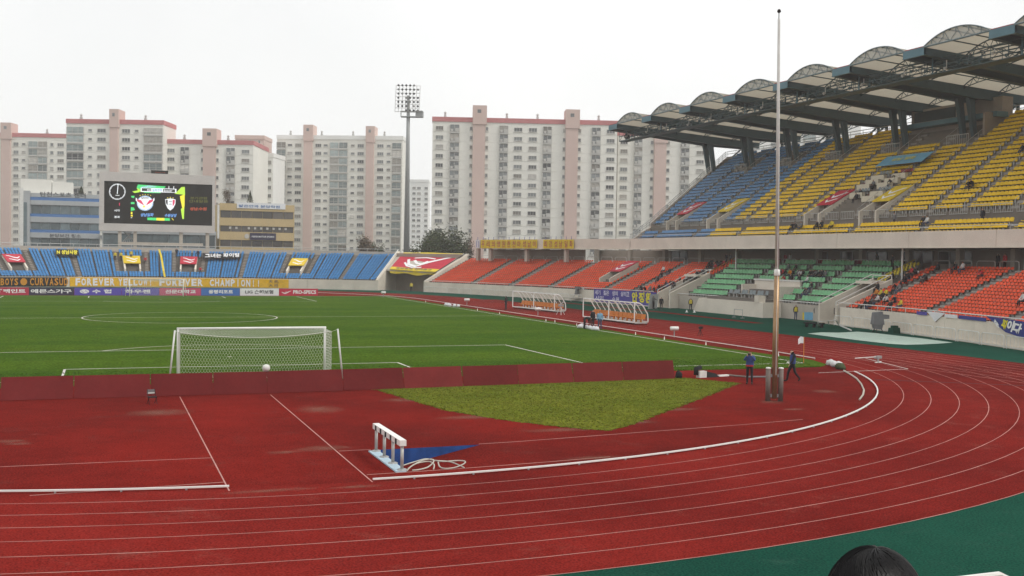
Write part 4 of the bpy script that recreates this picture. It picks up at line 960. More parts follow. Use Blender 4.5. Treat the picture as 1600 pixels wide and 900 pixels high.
# right crest: shield with black and red sides
spoly([(686, 362), (710, 358), (738, 352), (768, 358), (792, 364), (790, 410), (768, 452), (738, 476), (710, 450), (692, 410)], 'led_white', 'crest_shield', .004)
spoly([(692, 368), (712, 366), (712, 420), (702, 414), (694, 396)], 'led_black', 'crest_field', .008); spoly([(762, 366), (786, 370), (782, 404), (772, 424), (762, 430)], 'led_red', 'crest_field', .008)
stext('수원', 722, 752, 376, 392, 'led_black', lift=.012); stext('1995', 722, 752, 405, 418, 'led_black', lift=.012)
for i in range(3): spoly(ci(712+i*27, 348-6*(i == 1), 6, 5, 6), 'led_yellow', 'crest_star', .006)
stext('성남일화', 438, 566, 502, 536, 'led_blue', shear=.06); stext('수원삼성', 680, 796, 508, 542, 'led_blue', shear=.06)
stext('경기관람', 938, 1118, 336, 362, 'led_olive', bold=0); stext('안내말씀', 930, 1124, 368, 394, 'led_olive', bold=0); stext('성남:수원', 938, 1110, 442, 474, 'led_orange')
g = MB(); a = sx(236); b = sx(262.5); zt_ = gY(236, 265.5, SBY)[2]; g.box(a, b, SBY+.3, SBY+.8, SZ1-.1, zt_); sg_ = g.build('top_sign', 'screen', sb); g = MB(); put_text(g, '성남시', (a+.6, SBY+.28, SZ1+.25), (b-a-1.2, 0, 0), (0, 0, zt_-SZ1-.6)); g.build('sign_text', 'led_orange', sg_)
for px in (187.5, 211.5, 283.5, 325):
    x = sx(px); g = MB(); g.box(x-.32, x+.32, SBY+.3, SBY+1.2, -1, SZ0); g.build('leg', 'concrete', sb)
z1 = gY(245, 379, SBY)[2]; z0 = gY(245, 384, SBY)[2]; g = MB(); g.box(sx(187), sx(318), SBY+.2, SBY+.7, z0, z1); g.build('cross_beam', 'concrete', sb)
g = MB()
for k in range(7): g.tube([(sx(192)+k*.45, SBY+.8, z1), (sx(207)-k*.3, SBY+.8, SZ0)], .06, 4)
g.build('bracing', 'grey_metal', sb)

# ================================================================== BUILDINGS
HR = np.array([math.cos(YAW), -math.sin(YAW), 0]); HF = np.array([math.sin(YAW), math.cos(YAW), 0])
mat('facade_cream', (.755, .74, .68), rough=.9, var=.07, scale=.06, fine=.04); mat('facade_white', (.80, .80, .77), rough=.9, var=.06, scale=.06)
mat('facade_pink', (.60, .46, .41), rough=.9, var=.06, scale=.08); mat('roof_pink', (.50, .20, .20), rough=.85, var=.12, scale=.2)
mat('win_frame', (.50, .49, .46), rough=.6, var=.05); glassmat('win_glass', (.15, .16, .16)); glassmat('balcony_glass', (.24, .285, .28), .15)
mat('curtain', (.32, .30, .27), rough=.9, var=.2, objrand=.4)
mat('curtain_pale', (.52, .50, .46), rough=.9, var=.2, objrand=.3); mat('win_dark', (.03, .033, .036), rough=.1, var=.2, spec=.6)
_wm = {}; wrnd = random.Random(21)
def unit_mesh(kind, w, h):
    k = (kind, round(w, 1), round(h, 1))
    if k in _wm: return _wm[k]
    w, h = k[1], k[2]; g = MB(); q = MB(); a = w/2
    if kind in ('win', 'sm'):
        f = .10
        for x0, x1, z0, z1 in ((-a, a, 0, f), (-a, a, h-f, h), (-a, -a+f, f, h-f), (a-f, a, f, h-f)): g.box(x0, x1, -.10, .03, z0, z1)
        if kind == 'win':
            for x in (-a/3, a/3): g.box(x-.045, x+.045, -.09, .03, f, h-f)
        g.box(-a-.1, a+.1, -.2, .03, -.12, 0); q.box(-a+f, a-f, -.03, .03, f, h-f)
    else:
        f = .09; g.box(-a, a, -.42, .03, -.42, 0)
        g.box(-a, -a+.14, -.38, .03, 0, h); g.box(a-.14, a, -.38, .03, 0, h)
        n = 3 if w > 4 else 2
        for i in range(1, n): x = -a+w*i/n; g.box(x-.05, x+.05, -.30, -.05, 0, h)
        g.box(-a+.14, a-.14, -.31, -.24, .0, .12); g.box(-a+.14, a-.14, -.30, -.22, h*.36, h*.40)
        if kind == 'balcM': g.box(a-1.25, a-.16, -.46, -.05, .02, h*.52); g.box(-a+.3, -a+1.0, -.5, -.30, .1, .75)
        q.box(-a+.14, a-.14, -.22, -.12, .02, h)
    _wm[k] = (g.mesh(kind, 'win_frame'), q.mesh('pane', 'win_glass' if kind in ('win', 'sm', 'balcM') else 'balcony_glass')); return _wm[k]
def apartment(label, depth, x0, x1, ytop, cols, y1, fpx, nfl, phi=0, dep=12, wall='facade_cream', roof='roof_pink', pil=(), xc=None, vents=True, band=True):
    xc = xc or (x0+x1)/2; hz = 403.8+(xc-800)*.0158; org = gD(xc, hz, depth)
    c, s = math.cos(R(phi)), math.sin(R(phi)); U = HR*c+HF*s; N = HF*c-HR*s
    rz = math.atan2(U[1], U[0]); root = empty('apartment_block', (org[0], org[1], -1), rz, label=label, cat='apartment building', group='apartment blocks behind the stadium')
    u = lambda px: (px-xc)/F*depth/ max(.2, (c - (px-xc)/F*s)); zz = lambda py: CAM[2]+(hz-py)/F*depth+1
    zt_ = zz(ytop); g = MB(); g.box(u(x0), u(x1), 0, dep, 0, zt_); g.build('wall', wall, root)
    g = MB(); g.box(u(x0)-.15, u(x1)+.15, -.2, dep+.15, zt_, zt_+1.35); rf = g.build('roof', roof, root)
    if vents:
        n = max(2, int((u(x1)-u(x0))/9))
        for i in range(n):
            x = u(x0)+(i+.4)*(u(x1)-u(x0))/n; g = MB(); g.box(x-.35, x+.35, 1, 1.7, zt_+1.35, zt_+2.1); g.lathe([(.28, 0), (.28, .5), (.5, .6), (.1, 1.0)], (x, 1.35, zt_+2.1), 8); g.build('vent', 'galv', rf)
    fh = fpx/F*depth
    if band:
        g = MB()
        for i in range(nfl+1):
            z = zz(y1+fpx*(i-.62)); g.box(u(x0)+.02, u(x1)-.02, -.05, .02, z-.05, z+.05)
        g.build('floor_band', wall, root)
    for a, b, yt in pil:
        g = MB(); g.box(u(a), u(b), -.9, 2.4, 0, zz(yt)-5.5); p = g.build('stair_tower', 'facade_pink', root)
        g = MB(); w_ = (u(b)-u(a))*.12; g.box(u(a)-w_*.3, u(b)+w_, -1.15, 4.5, zz(yt)-5.5, zz(yt)); g.build('tower_head', 'facade_pink', p)
        g = MB(); g.box(u(a)+.35*(u(b)-u(a)), u(b)-.35*(u(b)-u(a)), -1.2, -1.1, zz(yt)-2.2, zz(yt)-1.2); g.build('tower_window', 'win_glass', p)
    for kind, a, b in cols:
        w = u(b)-u(a); x = (u(a)+u(b))/2; h = {'win': 1.25, 'sm': .75 if w < 2 and b-a > 5 else 1.1, 'balc': fh*.74, 'balcM': fh*.78}[kind]
        fm, qm = unit_mesh(kind, w, h)
        for i in range(nfl):
            z = zz(y1+fpx*i)-h/2
            if z < 4: break
            o = link('window' if kind in ('win', 'sm') else 'balcony', fm, root, (x, 0, z)); pn = link('pane', qm, o); rv = wrnd.random()
            if rv < .30: pn.material_slots[0].link = 'OBJECT'; pn.material_slots[0].material = M['curtain' if rv < .17 else ('curtain_pale' if rv < .25 else 'win_dark')]
    return root
apartment('cream apartment block of two pink stair towers beside the lighting mast', 366, 430, 628, 218.5,
    [('balc', 429.5, 444.5), ('sm', 447, 454), ('win', 458.5, 468.5), ('win', 490.5, 500), ('sm', 503.5, 510), ('balc', 513.5, 527.5), ('balc', 527.7, 541.7), ('sm', 546.5, 552.5), ('win', 557, 567), ('win', 588, 598), ('sm', 603, 609), ('balc', 611.5, 626.5)], 228.0, 12.3, 14, -4, pil=((473, 486, 196.5), (571, 583, 198)), roof='facade_white')
B1 = [('win', 678, 690), ('balcM', 700, 715), ('sm', 731, 735.5), ('sm', 755.5, 760), ('balcM', 777, 791), ('win', 800, 813), ('win', 823, 836), ('balcM', 845, 859), ('sm', 876, 880.5), ('sm', 900, 904.5), ('balcM', 921, 935), ('win', 944.5, 957)]
apartment('long cream apartment block with red roof edge and two tall pink stair towers', 313, 673, 961, 193.5, B1, 203.5, 14.4, 14, 3, pil=((736, 755, 168), (880.5, 899.5, 171)))
apartment('cream apartment block half hidden behind the grandstand roof', 322, 962, 1112, 214, [('win', 965.5, 977), ('balcM', 987, 1000), ('sm', 1013, 1017.5), ('sm', 1038, 1043), ('balcM', 1060, 1074), ('win', 1085, 1097)], 224, 14.1, 13, 3, pil=((1018.5, 1037, 196),))
apartment('cream apartment block with wide glazed balconies behind the scoreboard', 326, 103, 254, 194.5, [('balc', 103.5, 130.5), ('sm', 137, 143), ('win', 151, 164.5), ('win', 189.5, 202.5), ('sm', 209.5, 215.5), ('balc', 223.5, 253)], 205, 13.8, 13, 0, pil=((172, 184.5, 172),))
apartment('cream apartment block behind the blue and grey glass building', 362, -60, 102, 214.5, [('win', 20.5, 28.5), ('sm', 33.5, 39), ('balc', 43.5, 58), ('balc', 58.3, 73), ('sm', 77, 82), ('win', 88, 98), ('win', -20, -10), ('sm', -32, -26)], 225.5, 12.4, 14, 2, pil=((3, 17, 193),))
apartment('cream apartment block rising between the scoreboard and the beige office', 330, 258, 394, 226, [('win', 261, 272), ('balcM', 281, 295), ('sm', 313, 317), ('sm', 336.5, 340.5), ('balcM', 352, 366), ('win', 376, 388)], 236.5, 13.8, 11, 1, dep=22, pil=((317, 336, 202),))
apartment('narrow pale apartment block far behind the lighting mast', 535, 639, 668, 285, [('win', 643, 648), ('win', 650.5, 656), ('win', 662, 667)], 294, 8.4, 11, 0, wall='facade_white', roof='facade_white', vents=False)
apartment('pale apartment block seen under the grandstand roof', 420, 1180, 1340, 190, [('win', 1200, 1212), ('win', 1225, 1237), ('balc', 1250, 1270), ('win', 1290, 1302)], 205, 11, 5, 0, wall='facade_white')

apartment('pink flat topped block behind the block between scoreboard and office', 372, 366, 411, 218, [('sm', 388, 391), ('sm', 395, 398), ('sm', 402, 405)], 222, 12, 1, 0, wall='facade_pink', roof='facade_pink', vents=False, band=False)
apartment('pale apartment block end with rows of small windows right of the cream block', 352, 396, 426, 246, [('win', 399, 405), ('sm', 409, 412), ('win', 416, 423)], 254, 13, 11, -6, wall='facade_white', roof='facade_white', vents=False)
# glass office left of the scoreboard
OY = 205.0
def office(label, px0, px1, ytop, Yp, bands, dep=14):
    X0, X1 = gY(px0, 350, Yp)[0], gY(px1, 350, Yp)[0]; zt_ = gY((px0+px1)/2, ytop, Yp)[2]
    root = empty('office_building', ((X0+X1)/2, Yp, -1), label=label, cat='office building'); cx = (X0+X1)/2; pxm = (px0+px1)/2
    Z = lambda py: gY(pxm, py, Yp)[2]+1; w = (X1-X0)/2
    g = MB(); g.box(-w, w, .3, dep, 0, zt_+1); g.build('wall', bands[0][2], root)
    for ya, yb, m_, pr in bands:
        if 'glass' in m_:
            n = 7; 
            for i in range(n):
                a, b = -w+.2+2*(w-.2)*i/n, -w+.2+2*(w-.2)*(i+1)/n; g = MB(); g.box(a+.05, b-.05, .3-pr, .34, Z(yb)+.05, Z(ya)-.05); g.build('window', m_, root)
        else:
            g = MB(); g.box(-w, w, .3-pr, .36, Z(yb), Z(ya)); g.build('facade_band', m_, root)
    return root, cx, Z, w
glassmat('office_blue_glass', (.085, .115, .125), .12); mat('band_blue', (.09, .19, .40), rough=.5, var=.08); mat('band_grey', (.38, .40, .41), rough=.6, var=.08, scale=.2); mat('band_beige', (.50, .385, .21), rough=.8, var=.08, scale=.3); glassmat('office_dark_glass', (.07, .062, .055), .2)
ob, cx, Z, w = office('grey glass office with blue stripes left of the scoreboard', 47, 156, 304, 198, [(303, 309, 'band_grey', .3), (309, 314, 'band_blue', .25), (314, 321, 'band_grey', .35), (321, 335, 'office_blue_glass', .1), (335, 339.5, 'band_blue', .3), (339.5, 348, 'band_grey', .35), (348, 359.5, 'office_blue_glass', .1), (359.5, 364, 'band_blue', .3), (364, 372, 'band_grey', .35), (372, 388, 'office_blue_glass', .1)])
g = MB(); put_text(g, '탄천스포츠 센터', (-w*.72, .0, Z(308.5)), (w*1.3, 0, 0), (0, 0, 1.1)); g.build('lettering', 'letter_grey', ob)
g = MB(); put_text(g, '분당보건 청소', (-w*.45, -.08, Z(371)), (w*.9, 0, 0), (0, 0, .75)); g.build('lettering', 'letter_grey', ob)
g = MB(); g.box(-w-2.1, -w-.02, -.4, 9, 0, Z(300)); g.build('stair_tower', 'band_grey', ob)
g = MB(); g.box(-w-1.6, -w-.6, -.5, -.35, 3, Z(318)); g.build('tower_window', 'office_blue_glass', ob)
g = MB(); g.box(-w-2.0, -w+4.2, 2, 9, Z(304), Z(281)); g.box(-w+4.3, -w+8.5, 2, 8, Z(304), Z(284)); g.build('roof_plant', 'facade_cream', ob)
g = MB(); g.box(-w-2.05, -w-1.3, -.6, -.42, 3, Z(296)); g.build('white_pipe', 'white_metal', ob)
ob, cx, Z, w = office('beige office with dark window bands right of the scoreboard', 343, 460, 320, 196, [(319, 330, 'band_beige', .3), (330, 341.5, 'office_dark_glass', .1), (341.5, 353.5, 'band_beige', .35), (353.5, 363, 'office_dark_glass', .1), (363, 375.5, 'band_beige', .35), (375.5, 386, 'office_dark_glass', .1), (386, 391, 'band_beige', .3)])
g = MB(); g.box(-w*.55, w*.75, -.15, .25, Z(326), Z(317)); sgn = g.build('roof_sign', 'ad_white', ob); g = MB(); put_text(g, '밝은안과 분당학원', (-w*.5, -.18, Z(324.5)), (w*1.1, 0, 0), (0, 0, .62)); g.build('lettering', 'band_blue', sgn)
g = MB(); g.box(-w*.2, w*.5, -.25, -.08, Z(375), Z(364)); sgn = g.build('wall_sign', 'ad_navy', ob); g = MB(); put_text(g, 'HANA MOTOR SPORTS', (-w*.15, -.28, Z(371)), (w*.6, 0, 0), (0, 0, .4)); g.build('lettering', 'letter_white', sgn)
g = MB(); g.tube([(-w*.28, -.06, Z(369.5)), (-w*.28, -.13, Z(369.5))], .55, 14); g.build('round_sign', 'board_frame', ob)
for k in range(10):
    if k not in (2,):
        g = MB(); x = -w*.72+k*w*.165; g.box(x-.25, x+.25, .1, .2, Z(358.5), Z(355)); g.build('window_sticker', 'board_frame', ob)
g = MB(); g.box(-w-.5, -w-.1, -.6, .2, Z(374), Z(322)); g.build('white_pipe', 'white_metal', ob)
# low building seen through the scoreboard legs
ob, cx, Z, w = office('low teal glass building behind the scoreboard legs', 160, 338, 362, 190, [(360, 366, 'band_grey', .3), (366, 386, 'office_teal_glass' if False else 'office_blue_glass', .1), (386, 392, 'band_grey', .3)])

# ------------------------------------------------------------------ lighting mast
bp_ = gD(635, 400, 232); TX, TY = bp_[0], bp_[1]; zh = gD(635, 178, 232)[2]; zt_ = gD(635, 136, 232)[2]
mat('lamp_housing', (.10, .105, .11), rough=.5, var=.1)
mast = empty('lighting_mast', (TX, TY, -1), -YAW, label='tall lighting mast with a tilted grid of floodlights', cat='lighting mast')
g = MB(); g.tube([(0, 0, 0), (0, 0, zh-6), (0, 0, zt_-1)], [.75, .42, .33], 12); g.build('pole', 'grey_metal', mast, True)
g = MB(); W_ = 2.6
for i in range(8): x = -W_+2*W_*i/7; g.tube([(x-.25, -.5, zh+1.2), (x, -.9, zt_+1)], .06, 5)
for k in range(8): z = zh+1.3+(zt_-zh-.3)*k/7; x = -.25*(1-k/7); g.tube([(-W_+x, -.5-.4*k/7, z), (W_+x, -.5-.4*k/7, z)], .06, 5)
g.build('lamp_frame', 'white_metal', mast)
for k in range(7):
    for i in range(6):
        if k < 1 and i < 2 or random.random() < .1: continue
        x = -W_+.55+(2*W_-1.0)*i/5; z = zh+1.5+(zt_-zh-.5)*k/6; g = MB(); g.lathe([(.25, 0), (.22, .16), (.1, .4)], (0, 0, 0), 8); o = g.build('lamp', 'lamp_housing' if (i+k) % 5 else 'grey_metal', mast); o.location = (x, -1.3, z); o.rotation_euler = (R(-80), 0, 0)
g = MB(); g.box(-1.6, 3.2, -.6, 1.0, zh+.2, zh+.35); 
for x in (-1.6, 3.2):
    for y in (-.6, 1.0): g.tube([(x, y, zh+.3), (x, y, zh+1.5)], .05, 4)
g.tube([(-1.6, -.6, zh+1.4), (3.2, -.6, zh+1.4), (3.2, 1, zh+1.4), (-1.6, 1, zh+1.4)], .05, 4, closed=True); g.box(1.6, 3.1, -.4, .8, zh+.35, zh+1.6); g.build('platform', 'grey_metal', mast)

# ------------------------------------------------------------------ trees behind the stands
mat('leaf', (.055, .07, .032), rough=.8, var=.35, scale=.5, island=.35); mat('leaf_brown', (.12, .085, .055), rough=.8, var=.3, scale=.5, island=.35); mat('bark', (.07, .055, .042), rough=.9, var=.2)
def tree(loc, h, w, label, leaf='leaf', n=5200, seed=1, conifer=False, trunk=.35):
    rnd = random.Random(seed); root = empty('tree', loc, label=label, cat='tree')
    g = MB(); g.tube([(0, 0, 0), (.1, 0, h*trunk), (0, .1, h*.8)], [h*.03, h*.022, h*.006], 7); tips = []
    for i in range(16):
        a = rnd.uniform(0, 6.28); z0 = h*rnd.uniform(trunk*.7, .75); r_ = w*rnd.uniform(.4, .95)*(1-.6*abs(z0/h-.55)) if not conifer else w*(1-z0/h)
        e = np.array([r_*math.cos(a), r_*math.sin(a), min(z0+h*rnd.uniform(.05, .25), h*.97)]); m_ = np.array([e[0]*.5, e[1]*.5, z0+(e[2]-z0)*.35]); g.tube([(0, 0, z0), m_, e], [h*.012, h*.008, h*.003], 5); tips.append(e); tips.append(m_)
    g.build('trunk', 'bark', root); g = MB()
    clumps = [t+np.array([rnd.gauss(0, w*.12), rnd.gauss(0, w*.12), rnd.gauss(0, h*.05)]) for t in tips for _ in range(2)]
    for i in range(n):
        c = clumps[rnd.randrange(len(clumps))]; p = c+np.array([rnd.gauss(0, w*.16), rnd.gauss(0, w*.16), rnd.gauss(0, h*.07)])
        if conifer:
            z = rnd.uniform(.08, 1)**1.1; rr = w*(1-z)*rnd.uniform(.55, 1.05); a = rnd.uniform(0, 6.28); p = np.array([rr*math.cos(a), rr*math.sin(a), z*h])
        s_ = rnd.uniform(.10, .24)*max(.6, h/9); a = np.array([rnd.gauss(0, 1), rnd.gauss(0, 1), rnd.gauss(0, .6)]); a /= np.linalg.norm(a); b = np.cross(a, [rnd.gauss(0, 1), rnd.gauss(0, 1), rnd.gauss(0, 1)]); b /= np.linalg.norm(b)+1e-9
        g.add([p-a*s_, p-b*s_*.6, p+a*s_, p+b*s_*.6], [(0, 1, 2, 3)])
    o = g.build('crown', leaf, root); o['kind'] = 'stuff'; return root
for px, yt, d_, w_, lf, lab, sd_ in ((664, 365, 245, 4.2, 'leaf', 'dark green bushy tree beside the lighting mast', 1), (700, 361, 250, 5.2, 'leaf', 'broad dark green tree behind the red banner tunnel', 2), (682, 366, 262, 3.4, 'leaf', 'dark green tree between the two bushy trees behind the tunnel', 3), (722, 372, 258, 2.6, 'leaf_brown', 'bare brownish tree next to the orange seats', 4), (572, 376, 262, 2.7, 'leaf_brown', 'small brownish tree in front of the pink stair tower', 5), (588, 381, 265, 2.2, 'leaf', 'small dull green tree in front of the cream block', 6)):
    q = gD(px, yt, d_); tree((q[0], q[1], -1), q[2]+1, w_, lab, lf, seed=sd_)
for px, yt, yb, Yp, w_, lab in ((355, 294, 318, 202, 1.3, 'round clipped tree on the beige office roof'), (391, 298, 318, 203, 1.0, 'pointed conifer on the beige office roof'), (127, 291, 304, 206, .8, 'small conifer on the grey glass office roof')):
    q = gY(px, yt, Yp); b = gY(px, yb, Yp); t = tree((q[0], q[1], b[2]-.4), q[2]-b[2]+.4, w_, lab, 'leaf' if px != 355 else 'leaf_brown', n=900, seed=px, conifer=px != 355, trunk=.2)
# ================================================================== BANNERS
for n, c in dict(cloth_black=(.015, .014, .016), cloth_orange=(.74, .43, .022), cloth_purple=(.085, .07, .30), cloth_yellow=(.66, .50, .04), cloth_blue=(.035, .05, .22), cloth_sky=(.16, .38, .55), cloth_white=(.66, .66, .68), cloth_red=(.46, .035, .06), ink_orange=(.55, .24, .02), ink_yellow=(.75, .66, .05), ink_red=(.36, .05, .10), ink_pale=(.60, .57, .72), tarp=(.42, .53, .46), skin=(.42, .26, .19), hair=(.012, .011, .011), jacket_dark=(.02, .021, .026), jacket_blue=(.045, .075, .22), jacket_sky=(.18, .36, .52), jacket_red=(.42, .03, .04), jacket_yellow=(.60, .48, .05), jacket_orange=(.58, .22, .04), jacket_white=(.58, .58, .57), jacket_grey=(.16, .16, .165), trouser_dark=(.022, .023, .028), trouser_blue=(.05, .07, .13), trouser_tan=(.28, .23, .17), shoe=(.02, .02, .02)).items(): mat(n, c, rough=.75, var=.12, scale=1.5)
def cloth(P, s0, s1, o, z0, z1, m_, name, parent=None, n=8, sag=.0, **tags):
    g = MB(); S = lin(s0, s1, n); rw = [random.uniform(-.015, .015) for _ in S]
    for i in range(n):
        a, b = S[i], S[i+1]
        g.hexa([P(a, o+rw[i], z0), P(b, o+rw[i+1], z0), P(b, o+.02+rw[i+1], z0), P(a, o+.02+rw[i], z0), P(a, o, z1), P(b, o, z1), P(b, o+.02, z1), P(a, o+.02, z1)])
    return g.build(name, m_, parent, **tags)
def chars(P, s0, s1, o, z0, z1, txt, m_, parent, bold=.03, gap=.18):
    n = len(txt); g = MB()
    for i, ch in enumerate(txt):
        if ch == ' ': continue
        a = s0+(s1-s0)*(i+gap/2)/n; b = s0+(s1-s0)*(i+1-gap/2)/n; O, E_ = P(a, o, z0), P(b, o, z0)
        if ch in 'I!1': c = (O+E_)/2; dv = (E_-O)*.12; O, E_ = c-dv, c+dv
        put_text(g, ch, O, E_-O, (0, 0, z1-z0), bold=bold)
    return g.build('lettering', m_, parent)
fpx = lambda px, y=441: hitf(px, y, -.1)[0]
b1 = cloth(pf, fpx(-18), fpx(104), -.10, .12, 1.74, 'cloth_black', 'banner', label='black banner with orange letters hung on the blue stand wall', cat='banner')
chars(pf, fpx(0), fpx(29), -.15, .35, 1.55, 'BOYS', 'ink_orange', b1); chars(pf, fpx(46), fpx(107), -.15, .3, 1.6, 'CURVASUD', 'ink_orange', b1)
g = MB(); c = pf(fpx(37), -.16, .95); dr = pf(fpx(37)+.5, -.16, .95)-c; dr /= np.linalg.norm(dr); g.add([c+dr*.55*math.cos(t)+np.array([0, 0, .62*math.sin(t)]) for t in lin(0, 2*math.pi, 18)[:-1]], [tuple(reversed(range(18)))]); g.build('round_face', 'ink_orange', b1)
b2 = cloth(pf, fpx(109), fpx(451), -.10, .12, 1.74, 'cloth_orange', 'banner', n=20, label='long orange banner with white capital letters hung on the blue stand wall', cat='banner')
for a, b, t in ((117, 180, 'FOREVER'), (184, 239, 'YELLOW!'), (248, 318, 'FOREVER'), (327, 408, 'CHAMPION!!')): chars(pf, fpx(a), fpx(b), -.16, .28, 1.6, t, 'letter_white', b2, bold=.045)
chars(pf, fpx(419), fpx(436), -.16, .98, 1.6, '天馬', 'letter_grey', b2, bold=0); chars(pf, fpx(419), fpx(436), -.16, .25, .86, '大将', 'letter_grey', b2, bold=0)
s0, s1 = hit(1025.5, 465, -.1)[0], hit(928, 463, -.1)[0]
b3 = cloth(ps, s1, s0, -.12, .02, 2.0, 'cloth_purple', 'banner', label='purple banner with white and big yellow Korean letters below the orange seats', cat='banner')
w_ = s0-s1; chars(ps, s1+w_*.02, s1+w_*.58, -.17, 1.15, 1.85, '세기 젊은 생의 살리고', 'ink_pale', b3, bold=.03, gap=.05); chars(ps, s1+w_*.02, s1+w_*.17, -.17, .35, 1.0, '시민', 'ink_pale', b3); chars(ps, s1+w_*.30, s1+w_*.42, -.17, .35, 1.0, '수원', 'ink_pale', b3); chars(ps, s1+w_*.61, s1+w_*.94, -.17, .45, 1.9, '안정환', 'ink_yellow', b3, bold=.05)
# blue banner hanging askew on the right wall
q = [hit(x, y, -.12) for x, y in ((1541, 494), (1604, 503), (1604, 530), (1571, 519))]
g = MB(); g.add([ps(s, -.12, z) for s, z in q]+[ps(s, -.09, z) for s, z in q], [(3, 2, 1, 0), (4, 5, 6, 7)]+[(i, (i+1) % 4, 4+(i+1) % 4, 4+i) for i in range(4)]); b4 = g.build('banner', 'cloth_blue', label='blue banner with white and yellow letters hanging askew over the right wall', cat='banner')
for (xa, ya), (xb, yb), (xc_, yc_), t, m_ in (((1556, 510), (1563, 514), (1551, 497), '승', 'letter_white'), ((1563, 512), (1570, 516), (1568, 497), '피', 'ink_yellow'), ((1571, 516), (1581, 519), (1576, 499), '이', 'letter_white'), ((1580, 519), (1593, 523), (1586, 503), '다', 'letter_white')):
    A, B, C_ = (ps(hit(x, y, -.17)[0], -.17, hit(x, y, -.17)[1]) for x, y in ((xa, ya), (xb, yb), (xc_, yc_))); g = MB(); put_text(g, t, A, B-A, C_-A, bold=.05); g.build('lettering', m_, b4)
q = [hit(x, y, -.1) for x, y in ((1448, 486.5), (1477, 489), (1461, 503), (1457, 497))]
g = MB(); g.add([ps(s, -.12, z) for s, z in q]+[ps(s, -.06, z) for s, z in q], [(3, 2, 1, 0), (4, 5, 6, 7)]+[(i, (i+1) % 4, 4+(i+1) % 4, 4+i) for i in range(4)]); g.build('draped_cloth', 'cloth_white', label='white cloth draped over the front rail of the right orange seats', cat='cloth')
for a, b, m_, lab in ((1434, 1450, 'cloth_purple', 'purple cloth tied to the front rail next to the white cloth'), (1500, 1543, 'cloth_blue', 'dark blue cloth strip tied along the front rail'), (1478, 1498, 'cloth_white', 'crumpled pale cloth strip on the front rail beyond the white cloth')):
    cloth(ps, hit(a, 488, 0)[0], hit(b, 488, 0)[0], -.12, 1.85, 2.15, m_, 'rail_cloth', n=6, label=lab, cat='cloth')
# red banner with yellow edges over the tunnel ramp
def onroof(u, v): # u across from the blue stand, v up the ramp
    A0, B0, A1, B1_ = Af(4.2, 3.95), Bf(4.2, 3.55), Af(11.5, 7.25), Bf(11.5, 7.15); return (A0*(1-u)+B0*u)*(1-v)+(A1*(1-u)+B1_*u)*v+np.array([0, 0, .06+.05*math.sin(9*u+4*v)])
g = MB(); N_ = 12; pts = [[onroof(.06+.86*i/N_, 0.0+.97*j/8) for i in range(N_+1)] for j in range(9)]
for j in range(8): g.strip(pts[j], pts[j+1], 1 if j in (0, 7) else 0)
lo_ = pts[0]; g.strip([p-np.array([0, 0, .75+.15*math.sin(i*1.1)]) for i, p in enumerate(lo_)], lo_, 1)
rb = g.build('banner', ['cloth_red', 'cloth_yellow'], label='red banner with yellow edges and white bird mark spread over the tunnel ramp', cat='banner')
up_ = np.array([0, 0, .05]); F2 = lambda x, y: onroof(.06+.86*x, .97*y)+up_
g = MB()
for top, bot in (([(.22, .62), (.30, .36), (.46, .26), (.62, .50), (.82, .72), (.93, .80)], [(.18, .58), (.27, .28), (.46, .17), (.66, .42), (.84, .66), (.93, .76)]), ([(.30, .70), (.50, .72), (.68, .66)], [(.28, .65), (.50, .67), (.68, .61)]), ([(.34, .58), (.44, .42), (.52, .40), (.58, .52)], [(.31, .52), (.42, .34), (.53, .33), (.62, .48)]), ([(.20, .42), (.30, .24), (.44, .16), (.60, .20)], [(.17, .38), (.28, .19), (.44, .125), (.60, .15)])): g.strip([F2(*q) for q in bot], [F2(*q) for q in top])
g.build('bird_mark', 'letter_white', rb)
g = MB(); O = F2(.12, .015); put_text(g, '성남일화 천마축구', O, F2(.88, .015)-O, F2(.12, .105)-O); O = F2(.15, .90); put_text(g, '응원', O, F2(.30, .90)-O, F2(.15, .97)-O); g.build('lettering', 'letter_grey', rb)
# yellow flags on the fascia
def flagpanel(px0, px1, ch, m_, lab, ink):
    s_a, s_b = hit(px0, 382, 7.9)[0], hit(px1, 382, 7.9)[0]; fo = lambda s: 7.9-.12*abs(math.sin(.4*s))
    P2 = lambda s, o, z: ps(s, 7.72+o, z)
    f = cloth(P2, s_a, s_b, 0, 8.12, 9.62, m_, 'flag', n=2, label=lab, cat='flag', group='row of small flags on the left fascia'); chars(P2, s_a, s_b, -.05, 8.32, 9.4, ch, ink, f, bold=.01, gap=.35)
    c = (s_a+s_b)/2; g = MB(); g.tube([P2(c, .03, 9.5), P2(c, .03, 10.15)], .04, 5); g.build('flag_pole', 'cloth_purple', f)
LAB = 'small yellow flag with red letter in the row above the orange seats'
x = 752.3; word = '우리의영원한천마성남이'
for ch in word: flagpanel(x, x+7.6, ch, 'cloth_yellow', LAB, 'ink_red'); x += 8.05
x = 850.0
for ch in '최강성남일화': flagpanel(x, x+7.6, ch, 'cloth_yellow', LAB, 'ink_red'); x += 8.0
flagpanel(744.5, 750.5, '11', 'cloth_white', 'pale green and white flag at the end of the yellow flag row', 'cloth_purple')
